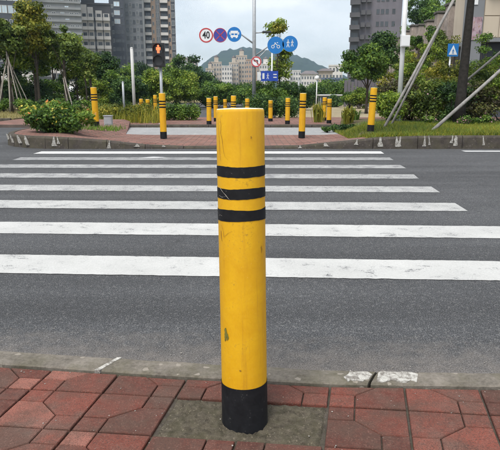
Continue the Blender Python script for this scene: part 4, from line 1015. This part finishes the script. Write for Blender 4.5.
def balcony_mesh(w, mat, rail):
    k = ('b', round(w, 2), mat, rail)
    if k not in WIN:
        bm = bmesh.new(); box(bm, -w / 2, w / 2, -1.2, .02, -.15, 0); box(bm, -w / 2, w / 2, -1.2, -1.1, .0, .95, 1); box(bm, -w / 2, -w / 2 + .08, -1.1, .02, 0, .95, 1); box(bm, w / 2 - .08, w / 2, -1.1, .02, 0, .95, 1)
        me = bpy.data.meshes.new('balcony'); bm.to_mesh(me); bm.free(); me.materials.append(M[mat]); me.materials.append(M[rail]); WIN[k] = me
    return WIN[k]
def put(parent, name, me, x, y, z, rz=0):
    o = bpy.data.objects.new(name, me); C.objects.link(o); o.parent = parent; o.location = (x, y, z); o.rotation_euler = (0, 0, rz); return o
def block(name, label, px0, px1, Y, h, depth, wall, group='buildings behind the trees', z0=-1):
    """front corners stand on the sight lines of px0 and px1; the block is turned so its receding side runs along the sight line"""
    k0, k1 = at(px0, 60, Y).x / Y, at(px1, 60, Y).x / Y
    if px1 < 250:
        th = -math.atan(k1); A = Vector((k1 * Y, Y)); k = k0
    else:
        th = -math.atan(max(k0, 0)); A = Vector((k0 * Y, Y)); k = k1
    d = Vector((math.cos(th), math.sin(th)))
    def onray(kk):                      # distance along the front from A to the sight line kk
        return (kk * A.y - A.x) / (d.x - kk * d.y)
    q = onray(k); L0 = A + d * q if px1 < 250 else A
    w = abs(q)
    t = thing(name, (L0.x, L0.y, 0), label, 'building', group, th)
    bm = bmesh.new(); box(bm, 0, w, 0, depth, z0, h); obj('wall', bm, M[wall], t)
    bm = bmesh.new(); box(bm, -.1, w + .1, -.2, depth + .1, h + .002, h + .6); obj('parapet', bm, M[wall], t)
    f = lambda px: (onray(at(px, 60, Y).x / Y) + (w if px1 < 250 else 0))
    return t, w, f, L0.x
def cols(t, x, z0, z1, step, kind, w, h, *a, y=0.0):
    z = z0
    while z < z1:
        if kind == 'w': put(t, 'window', window_mesh(w, h, *a), x, y - .003, z)
        else: put(t, 'balcony', balcony_mesh(w, h, *a), x, y - .003, z)
        z += step
# dark block with bright windows at the left edge, banded grey block beside it
t, w, f, x0 = block('dark_block', 'dark building with bright bluish windows at the top left corner', -60, 33, 164, 46, 22, 'w_dark')
for px in (-2, 4, 9.5, 15.5, 21, 27): cols(t, f(px), 22.6, 45, 3.3, 'w', 1.35, 2.1, 'frame', 'glass_sky')
for px in range(-40, 31, 7): cols(t, f(px), 3, 22, 3.3, 'w', 1.3, 1.5, 'frame', 'glass')
bm = bmesh.new(); box(bm, f(-50), f(32), -3, -.5, 0, 6.6); obj('podium', bm, M['w_pale'], t)
t, w, f, x0 = block('office_block', 'grey building with horizontal cladding bands behind the left trees', 31, 84.5, 172, 44, 25, 'w_grey')
z = 2.0
bmB = bmesh.new(); box(bmB, 0, w - .1, -.45, -.004, 0, .62); meB = bpy.data.meshes.new('cladding_band'); bmB.to_mesh(meB); bmB.free(); meB.materials.append(M['w_grey'])
while z < 43.5: put(t, 'cladding_band', meB, 0.05, 0, z); z += 1.75
for k, px in enumerate((36, 40.5, 45, 53, 57.5, 66, 70.5, 75, 80)): cols(t, f(px), 9.0 + (k % 3 == 0) * 1.75, 42, 3.5, 'w', 1.15, 1.05, 'frame', 'glass_sky' if k in (2, 5, 6) else 'glass', y=-.02)
bm = bmesh.new(); box(bm, f(52), f(83.5), -9, -.5, 0, 7.6); obj('podium', bm, M['w_pale'], t)
for px in range(55, 83, 4): put(t, 'window', window_mesh(1.0, 2.2, 'frame_d', 'glass'), f(px), -9.003, 4.2)
# pale oblique apartment block
t, w, f, x0 = block('apartment_block', 'pale grey apartment block with dark recesses left of the dark slate tower', 82, 113.5, 192, 29.0, 20, 'w_taupe')  # shade of the recesses is put into the dark wall between the pale bays
for px, wd in ((87.2, 1.5), (93.4, 1.5), (101.5, 1.7), (108.8, 1.7)):
    z = 0
    bm = bmesh.new(); box(bm, f(px) - wd * .6, f(px) + wd * .6, -.5, -.004, 0, 28 + (px - 95) * -.12); obj('bay', bm, M['w_pale'], t)
    cols(t, f(px), 1.0, 27, 2.95, 'w', wd * .75, 1.6, 'frame_d', 'glass', y=-.5)
    cols(t, f(px), 1.0 - .5, 26.5, 2.95, 'b', wd * 1.3, 'frame', 'w_pale', y=-.5)
for px in (90.3, 97.3, 105.2): cols(t, f(px), 1.2, 27, 2.95, 'w', .85, 1.7, 'frame_d', 'glass')
bm = bmesh.new(); box(bm, f(84.5), f(97), 2, 14, 29.6, 33.5); obj('roof_house', bm, M['w_taupe'], t)
# dark slate tower with a mid-grey wing
t, w, f, x0 = block('slate_tower', 'dark slate tower with one column of pale windows at its top', 112.0, 126.6, 213, 74, 22, 'w_dark')
cols(t, f(119.5), 25.6, 73, 3.0, 'w', 2.1, 1.7, 'frame', 'glass_sky'); cols(t, f(119.5), 4, 25, 3.0, 'w', 2.1, 1.3, 'frame_d', 'glass'); cols(t, f(124.3), 4, 73, 3.0, 'w', .8, 1.3, 'frame_d', 'glass'); cols(t, f(115), 4, 73, 3.0, 'w', .7, 1.3, 'frame', 'glass')
t, w, f, x0 = block('grid_tower', 'mid-grey tower with a dense grid of windows between slate and tan towers', 125.0, 146.3, 220, 76, 22, 'w_mid')
for k, px in enumerate((129.3, 132.6, 136, 139.4, 142.8)): cols(t, f(px), 3 + .4 * (k % 2), 75, 2.9, 'w', .95, 1.5, 'frame' if k % 2 else 'frame_d', 'glass')
bm = bmesh.new(); box(bm, f(144.4), f(146), -.4, -.004, 0, 76); obj('pier', bm, M['w_grey'], t)
# tan tower with balconies
t, w, f, x0 = block('tan_tower', 'tan high-rise with stacked pale balconies behind the traffic light', 144.6, 176.5, 228, 78, 24, 'w_tan')
bm = bmesh.new(); box(bm, f(147), f(152.6), -.004, -.5, 0, 78) if False else box(bm, f(147), f(152.6), -.3, -.004, 0, 78); obj('darker_strip', bm, M['w_dark'], t)  # flat strips in darker wall tones laid on the front, nothing cut in
cols(t, f(149.8), 2, 77, 3.0, 'b', 2.5, 'frame', 'w_pale', y=-.3); cols(t, f(149.8), 2.1, 77, 3.0, 'w', 1.9, 2.1, 'frame_d', 'glass', y=-.3)
cols(t, f(154.8), 2.6, 77, 3.0, 'w', .7, 1.4, 'frame', 'glass')
bm = bmesh.new(); box(bm, f(157.4), f(161.4), -.25, -.004, 0, 78); obj('darker_strip', bm, M['w_mid'], t)
cols(t, f(158.4), 2.6, 77, 3.0, 'w', .7, 1.9, 'frame', 'glass', y=-.25); cols(t, f(160.4), 2.6, 77, 3.0, 'w', .7, 1.9, 'frame', 'glass', y=-.25)
bm = bmesh.new(); box(bm, f(162), f(169.2), -.3, -.004, 0, 78); obj('darker_strip', bm, M['w_taupe'], t)
cols(t, f(165.6), 2, 77, 3.0, 'b', 2.9, 'frame', 'w_pale', y=-.3); cols(t, f(165.6), 2.1, 77, 3.0, 'w', 2.2, 2.1, 'frame_d', 'glass', y=-.3)
cols(t, f(170.7), 2.6, 77, 3.0, 'w', .65, 1.4, 'frame_d', 'glass')
bm = bmesh.new(); box(bm, f(172.4), f(176.3), -.2, -.004, 0, 78); obj('darker_strip', bm, M['w_dark'], t)
cols(t, f(174.3), 2.6, 77, 3.0, 'w', 1.2, 1.9, 'frame', 'glass', y=-.2)
# far houses on the flank of the hill
def far_block(name, label, px0, px1, ytop, Y, wall, wcols, rows, roofk='flat', step=3.1, depth=16):
    h = at(px0, ytop, Y).z; t, w, f, x0 = block(name, label, px0, px1, Y, h, depth, wall, 'far houses under the hills')
    for c in range(wcols):
        cols(t, w * (c + .5) / wcols, h - rows * step + .6, h - 1, step, 'w', min(1.9, w / wcols * .6), 1.7, 'frame', 'glass')
    if roofk == 'gable':
        bm = bmesh.new(); o_ = .8; z = h + .61; rh = w * .22
        q = [bm.verts.new(p_) for p_ in ((-o_, -o_, z), (w + o_, -o_, z), (w + o_, depth, z), (-o_, depth, z), (w * .25, depth * .4, z + rh), (w * .75, depth * .4, z + rh))]
        for fc in ((0, 1, 5, 4), (1, 2, 5), (2, 3, 4, 5), (3, 0, 4), (3, 2, 1, 0)): bm.faces.new([q[i] for i in fc])
        rf = obj('roof', bm, M['roof'], t)
    if roofk == 'tower':
        bm = bmesh.new(); box(bm, w * .3, w * .7, 2, 8, h + .61, h + 3.6); tw = obj('roof_tower', bm, M[wall], t)
        bm = bmesh.new(); tube(bm, [(w * .5, 5, h + 3.61), (w * .5, 5, h + 5.6)], [w * .3, .05], 4); obj('pyramid_cap', bm, M['roof'], t)
    return t
far_block('gabled_house', 'small gabled pale house right of the tan tower', 177, 187.5, 59.5, 330, 'w_pale', 3, 6, 'gable'); far_block('gabled_house', 'small gabled beige house beside the wooded hill', 187.8, 198, 61.5, 338, 'w_beige', 3, 6, 'gable')
far_block('stepped_block', 'lowest left wing of the stepped beige apartment complex', 205.5, 214, 69, 392, 'w_beige', 3, 9, 'tower'); far_block('stepped_block', 'second wing of the stepped beige apartment complex, with pointed tower', 211, 221.5, 62.5, 400, 'w_beige', 4, 11, 'tower')
far_block('stepped_block', 'middle flat wing of the stepped beige complex with many windows', 221.6, 232, 66.5, 396, 'w_pale', 4, 10); far_block('stepped_block', 'wing with pointed tower left of the tallest part of the stepped complex', 229, 238.5, 63, 404, 'w_beige', 4, 11, 'tower')
far_block('stepped_block', 'tallest wing of the stepped beige complex left of the mast', 236, 247, 56, 408, 'w_beige', 4, 14, 'tower'); far_block('stepped_block', 'right wing of the stepped beige complex behind the mast', 246, 259, 60, 398, 'w_tan', 5, 12)
far_block('far_flats', 'cream far flats with balcony rows right of the round signs', 277, 290.5, 68.5, 360, 'w_white', 5, 7); far_block('far_flats', 'lower cream far flats beside the hill foot', 290.7, 301, 71, 366, 'w_white', 4, 6)
far_block('far_flats', 'pale far flats just right of the mast, behind the blue board', 259.5, 272, 64.5, 380, 'w_pale', 5, 9, 'tower'); far_block('far_flats', 'low pale far flats left of the blue-roofed house', 301.5, 318, 75, 340, 'w_pale', 6, 5, 'gable'); far_block('blue_roof_house', 'far house with blue-grey gabled roof left of the grey tower', 319, 333, 72.5, 230, 'w_beige', 4, 4, 'gable'); far_block('white_villa', 'white far house with flat roof beside the grey tower', 329, 343, 66, 260, 'w_white', 4, 5); far_block('blue_hall', 'low blue-grey far building left of the kiosk', 322, 347, 79.5, 190, 'w_blue', 6, 2)
# grey tower on the right
t, w, f, x0 = block('grey_tower', 'tall purple-grey tower with side balconies on the right', 349, 399, 150, 62, 24, 'w_purple')
bm = bmesh.new(); box(bm, f(350), f(357.5), -.6, -.004, 0, 62); obj('balcony_bay', bm, M['w_taupe'], t)
cols(t, f(353), 2, 61, 3.0, 'b', 2.6, 'frame_d', 'w_taupe', y=-.6); cols(t, f(353), 2.1, 61, 3.0, 'w', 1.9, 2.1, 'frame_d', 'glass', y=-.6)
for px in (361, 366.5): cols(t, f(px), 2.6, 61, 3.0, 'b', 1.1, 'frame_d', 'w_taupe'); 
for px in (375.5, 380, 384.5, 391): cols(t, f(px), 2.6, 61, 3.0, 'w', .8, 1.25, 'frame_d', 'glass')

# ------------------------------------------------------------------ retaining wall rising along the right
wall_pts = [Vector((14.2, 58)), Vector((13.1, 50)), Vector((12.0, 40)), Vector((11.3, 33)), Vector((10.9, 29.5))]
t = thing('retaining_wall', (12, 45, 0), 'long grey retaining wall with stone pillars climbing behind the right verge', 'wall')
def rp_(v_, z): return (v_[0] - 12, v_[1] - 45, z)
for a, b_ in zip(wall_pts, wall_pts[1:]):
    bm = bmesh.new(); d = (b_ - a).normalized(); n = Vector((-d.y, d.x)) * .3
    if n.x < 0: n = -n
    base_ = [a, b_, b_ + n, a + n]; lo = [bm.verts.new(rp_(q, -.05)) for q in base_]; hi = [bm.verts.new(rp_(q, 4.6)) for q in base_]
    bm.faces.new(hi); bm.faces.new(lo)
    for k in range(4): bm.faces.new((lo[k], lo[(k + 1) % 4], hi[(k + 1) % 4], hi[k]))
    bmesh.ops.recalc_face_normals(bm, faces=bm.faces); obj('wall_panel', bm, M['stonew'] if 'stonew' in M else M.setdefault('stonew', m_concrete('stained_grey_stone', (.06, .056, .056), (.15, .14, .135), 1.2, .4)), t)
M['stonep'] = m_concrete('brown_grey_pillar_stone', (.20, .165, .15), (.46, .385, .345), 1.5, .2)
tot = along([Vector(q) for q in wall_pts], 2.7)
for k, q in enumerate(tot):
    bm = bmesh.new(); r = random.Random(k); zt_ = 5.55 + r.uniform(-.2, .35)
    box(bm, -.5, .12, -.3, .3, -.05, zt_); bev(bm, .03, 1); o = obj('pillar', bm, M['stonep'], t); o.location = rp_(q, 0)
    bm = bmesh.new(); box(bm, -.56, .18, -.36, .36, zt_, zt_ + .14); bev(bm, .03, 1); oc = obj('cap_stone', bm, M['stonew'], o)
# green railing above the wall
t = thing('railing', (12.3, 45, 4.6), 'teal green metal railing on top of the retaining wall', 'railing')
M['teal'] = simple('teal_railing_paint', (.05, .16, .13), .5, .4, .1, 5)
for a, b_ in zip(wall_pts, wall_pts[1:]):
    for zz in (.15, .55, .95):
        bm = bmesh.new(); tube(bm, [(a.x - 12.15, a.y - 45, zz), (b_.x - 12.15, b_.y - 45, zz)], .025, 6); obj('rail', bm, M['teal'], t)
bm = bmesh.new(); tube(bm, [(0, 0, 0), (0, 0, 1.0)], .022, 6); mr = bpy.data.meshes.new('baluster'); bm.to_mesh(mr); bm.free(); mr.materials.append(M['teal'])
for q in along([Vector(q) for q in wall_pts], .8): put(t, 'baluster', mr, q.x - 12.15, q.y - 45, 0)
# terrace ground and planting above the wall
bm = bmesh.new(); tp_ = [(13.0, 29.0), (40, 29.0), (40, 62), (15.2, 62)]
prism(bm, [(11.4, 29.5), (40, 29.5), (40, 62), (14.8, 62), (13.6, 50), (12.5, 40), (11.8, 33)], -.05, 4.5); tag(obj('terrace', bm, M['soil']), kind='structure')
lb = ['nearest the grey tower', 'second from the grey tower', 'third from the grey tower', 'above the tall pillars', 'behind the long leaning props', 'left of the dark trunk top', 'at the picture top', 'upper row behind the white pole', 'upper row left of the dark trunk', 'behind the teal railing', 'highest, right of the grey tower']
for k, (X, Y, z, rx, rz, pal) in enumerate(((16.4, 57, 4.5, 2.1, 3.3, 'GREEN'), (15.4, 51, 4.5, 1.8, 2.5, 'DARK'), (14.6, 46, 4.5, 1.6, 1.8, 'GREEN'), (13.9, 41, 4.5, 1.3, 1.15, 'OLIVE'), (13.3, 37, 4.5, 1.2, 1.1, 'GREEN'), (12.9, 33, 4.5, 1.0, 1.0, 'YELL'), (18.0, 52, 4.5, 2.0, 3.0, 'GREEN'), (17.0, 45, 4.5, 1.9, 2.8, 'GREEN'), (16.2, 39, 4.5, 1.8, 2.5, 'OLIVE'), (15.2, 34.5, 4.5, 1.5, 2.1, 'GREEN'), (18.6, 58, 4.5, 2.2, 3.4, 'GREEN'))):
    shrub('terrace_shrub', (X, Y, z), 'shrub on the terrace above the retaining wall, ' + lb[k], (rx, 1.2, rz), 260 + k, pal, 3400, .2, 20, .6, 'shrubs on the terrace')
lb = ['first', 'second', 'third', 'fourth', 'fifth', 'sixth', 'seventh', 'eighth', 'last']
for k, (X, Y, z, rz, pal) in enumerate(((13.5, 55.5, 2.6, .9, 'GREEN'), (13.0, 51, 3.6, .8, 'DARK'), (12.6, 47.5, 2.4, 1.0, 'LIME'), (12.1, 44, 3.8, .7, 'GREEN'), (11.7, 41, 2.6, .9, 'OLIVE'), (11.4, 38.2, 3.9, .6, 'GREEN'), (11.1, 35.6, 2.6, .9, 'LIME'), (10.8, 33.2, 3.9, .6, 'GREEN'), (10.6, 31, 2.9, .8, 'OLIVE'))):
    shrub('hanging_creeper', (X - .25, Y, z), 'creeper hanging on the retaining wall, %s counted from the grey tower' % lb[k], (.5, 1.1, rz), 280 + k, pal, 2000, .13, 14, .32, 'creepers on the retaining wall', cat='creeper')
# grey boarded fence below the tower
t = thing('board_fence', (at(344, 95, 44).x, 44, -.02), 'purple-grey boarded fence behind the verge bollard', 'fence'); wf = at(398, 95, 44).x - at(344, 95, 44).x
hf = at(344, 80, 44).z; n = 16
bm = bmesh.new(); box(bm, 0, wf / n - .04, 0, .06, 0, hf); mb = bpy.data.meshes.new('board'); bm.to_mesh(mb); bm.free(); mb.materials.append(M['w_purple'])
for k in range(n): o = put(t, 'board', mb, k * wf / n, .02 * (k % 2), 0); o.scale = (1, 1, 1 + .05 * math.sin(k * 2.3))
bm = bmesh.new(); box(bm, 0, wf, .1, .16, hf * .3, hf * .36); box(bm, 0, wf, .1, .16, hf * .75, hf * .81); obj('rail', bm, M['w_purple'], t)
# beige panelled house at the upper right with a mural wall
Yh = 25.0; xa, xb = at(482.5, 30, Yh).x, at(482.5, 30, Yh).x + 4.2; zb, zt_ = at(490, 38, Yh).z, 8.2
t = thing('panelled_house', (xa, Yh, zb), 'beige panelled house overhanging at the upper right edge', 'building')
bm = bmesh.new(); box(bm, 0, xb - xa, 0, 3.6, 0, zt_ - zb); obj('wall', bm, M['w_beige'], t)
M['panel'] = m_wall('cream_panel', (.52, .45, .36), .08)
bm = bmesh.new(); box(bm, 0, .66, -.04, -.003, 0, .86); bev(bm, .012, 1); mp_ = bpy.data.meshes.new('panel'); bm.to_mesh(mp_); bm.free(); mp_.materials.append(M['panel'])
for i in range(6):
    for j in range(5): put(t, 'panel', mp_, .02 + i * .69, 0, .03 + j * .89)
for i, j in ((1, 1), (3, 1), (1, 3), (3, 3)): put(t, 'window', window_mesh(.62, .78, 'frame', 'glass'), .02 + i * .69 + .33, -.045, .06 + j * .89)
for i, j in ((2, 1), (0, 2)):
    bm = bmesh.new(); box(bm, 0, .55, -.32, -.045, 0, .42); bev(bm, .02, 1); ac = obj('air_conditioner', bm, M['frame'], t); ac.location = (.05 + i * .69, 0, .1 + j * .89)
    bm = bmesh.new(); disc_y(bm, .24, .21, .16, -.328, -.3205, 20, r_in=.03); obj('fan_grille', bm, M['frame_d'], ac)
bm = bmesh.new(); box(bm, -.05, xb - xa + .1, -.12, 3.7, -.16, -.003); obj('floor_slab', bm, M['w_mid'], t)
bm = bmesh.new(); box(bm, .3, xb - xa, .35, 3.4, -zb, -.163); obj('undercroft_shade_wall', bm, M['w_dark'], t)  # dark wall colour stands in for the shadow under the overhang
xm = at(465, 30, Yh - .05).x; zm = 0
t = thing('mural_wall', (xm, Yh - .05, 0), 'grey wall with a faded pink mural left of the beige panelled house', 'wall')
wm = at(482.3, 30, Yh - .05).x - xm
bm = bmesh.new(); box(bm, 0, wm, 0, .3, -.05, 7.2); obj('wall', bm, M['w_mid'], t)
z1_, z2_ = at(470, 40, Yh - .05).z, at(470, 17, Yh - .05).z
def m_mural():
    b = NB('faded_mural', .8, .2); v = b.coord((2.2, 1, 1.3)); n = b.noise(v, 2.4, 4, .6, 1.2)
    b.col(b.ramp(n, [(.3, (.10, .09, .12)), (.45, (.34, .22, .24)), (.55, (.42, .34, .40)), (.68, (.36, .24, .18))])); return b.m
bm = bmesh.new(); box(bm, wm * .3, wm * .94, -.03, -.003, z1_, z2_); obj('mural', bm, m_mural(), t)
bm = bmesh.new(); box(bm, wm * .38, wm * .6, -.03, -.003, z2_ + .5, z2_ + 1.0); obj('small_plate', bm, M['sign_white'], t)

# ------------------------------------------------------------------ small things in the distance
# kiosk with a flat white roof
q = P(329, 46, .05); t = thing('kiosk', q, 'small kiosk with flat pale roof on the far forecourt', 'kiosk')
hk = at(329, 95, 46).z
bm = bmesh.new(); box(bm, -.95, .95, -.7, .7, hk - .12, hk); bev(bm, .02, 1); obj('roof', bm, M['frame'], t)
for sx in (-.8, .8):
    for sy in (-.55, .55): bm = bmesh.new(); tube(bm, [(sx, sy, 0), (sx, sy, hk - .121)], .035, 8); obj('post', bm, M['galv'], t)
bm = bmesh.new(); box(bm, -.7, .7, -.4, .4, 0, .95); bev(bm, .02, 1); obj('counter', bm, M['w_blue'], t)
# parked cars
def car(loc, rz, label, body):
    t = thing('parked_car', loc, label, 'car', 'parked white cars', rz)
    prof = [(-2.1, .38), (-2.15, .72), (-1.95, .92), (-1.35, 1.0), (-.75, 1.42), (.55, 1.46), (1.25, 1.05), (1.95, .9), (2.15, .68), (2.12, .36)]
    bm = bmesh.new(); a = [bm.verts.new((x, -.84 + (.12 if z > 1.1 else 0), z)) for x, z in prof]; b_ = [bm.verts.new((x, .84 - (.12 if z > 1.1 else 0), z)) for x, z in prof]
    bm.faces.new(a); bm.faces.new(b_[::-1]); n = len(prof)
    for i in range(n): bm.faces.new((a[i], b_[i], b_[(i + 1) % n], a[(i + 1) % n]))
    bmesh.ops.recalc_face_normals(bm, faces=bm.faces); bmesh.ops.bevel(bm, geom=list(bm.edges), offset=.05, segments=2, affect='EDGES'); bo = obj('body', bm, body, t)
    for s_ in (-1, 1):
        for x0_, x1_, xs0, xs1 in ((-1.15, -.1, -.7, -.1), (0, 1.05, 0, .5)):
            bm = bmesh.new(); y = s_ * .82; y2 = s_ * .735
            vs = [bm.verts.new(p_) for p_ in ((x0_, y, 1.04), (x1_, y, 1.04), (xs1, y2, 1.37), (xs0, y2, 1.37))]; bm.faces.new(vs)
            bmesh.ops.solidify(bm, geom=bm.faces[:], thickness=.02); obj('side_window', bm, M['glass'], bo)
        for x_ in (-1.3, 1.32):
            bm = bmesh.new(); disc_y(bm, 0, 0, .32, -.1, .1, 24); wh = obj('wheel', bm, M['sign_black'], t); wh.location = (x_, s_ * .76, .32)
            bm = bmesh.new(); disc_y(bm, 0, 0, .19, -.115, .115, 16); obj('rim', bm, M['galv'], wh)
        bm = bmesh.new(); box(bm, 2.08, 2.17, s_ * .62 - .16, s_ * .62 + .16, .64, .78); obj('headlight', bm, M['sign_white'], t)
    bm = bmesh.new(); vs = [bm.verts.new(p_) for p_ in ((1.22, -.66, 1.08), (1.22, .66, 1.08), (.62, .6, 1.43), (.62, -.6, 1.43))]; bm.faces.new(vs); bmesh.ops.solidify(bm, geom=bm.faces[:], thickness=.02)
    obj('windscreen', bm, M['glass'], bo)
wp = simple('white_car_paint', (.68, .69, .70), .3, .5, .03, 2)
car(P(70, 43, -.05) + Vector((0, 0, .19)), R(12), 'white car parked behind the left trees, mostly hidden by leaves', wp)
car(P(318, 58, .05), R(80), 'small distant white car on the forecourt left of the kiosk', wp)
# grey utility box beside the left bollard
q = P(108, 16.2, .24); t = thing('utility_box', q, 'small grey utility box standing right of the bollard behind the bush', 'utility box')
t.scale = (.85, .85, .85)
bm = bmesh.new(); box(bm, -.13, .13, -.1, .1, 0, .30); bev(bm, .012); bo = obj('cabinet', bm, M['galv'], t)
bm = bmesh.new(); box(bm, -.15, .15, -.12, .12, .302, .33); bev(bm, .008); obj('lid', bm, M['galv'], t)
bm = bmesh.new(); box(bm, -.1, .1, -.108, -.1015, .04, .26); obj('door', bm, M['galv'], bo)
# ------------------------------------------------------------------ haze
bm = bmesh.new(); box(bm, -1500, 1500, -60, 1850, -8, 165)
hz_ = obj('haze', bm); hm = bpy.data.materials.new('haze_air'); hm.use_nodes = True; ht = hm.node_tree; ht.nodes.clear()
pv = ht.nodes.new('ShaderNodeVolumePrincipled'); ho = ht.nodes.new('ShaderNodeOutputMaterial'); pv.inputs['Color'].default_value = (.60, .80, 1.0, 1); pv.inputs['Density'].default_value = .0003
ht.links.new(pv.outputs[0], ho.inputs['Volume']); hz_.data.materials.append(hm); tag(hz_, 'thin pale blue haze in the air', 'haze', kind='stuff')
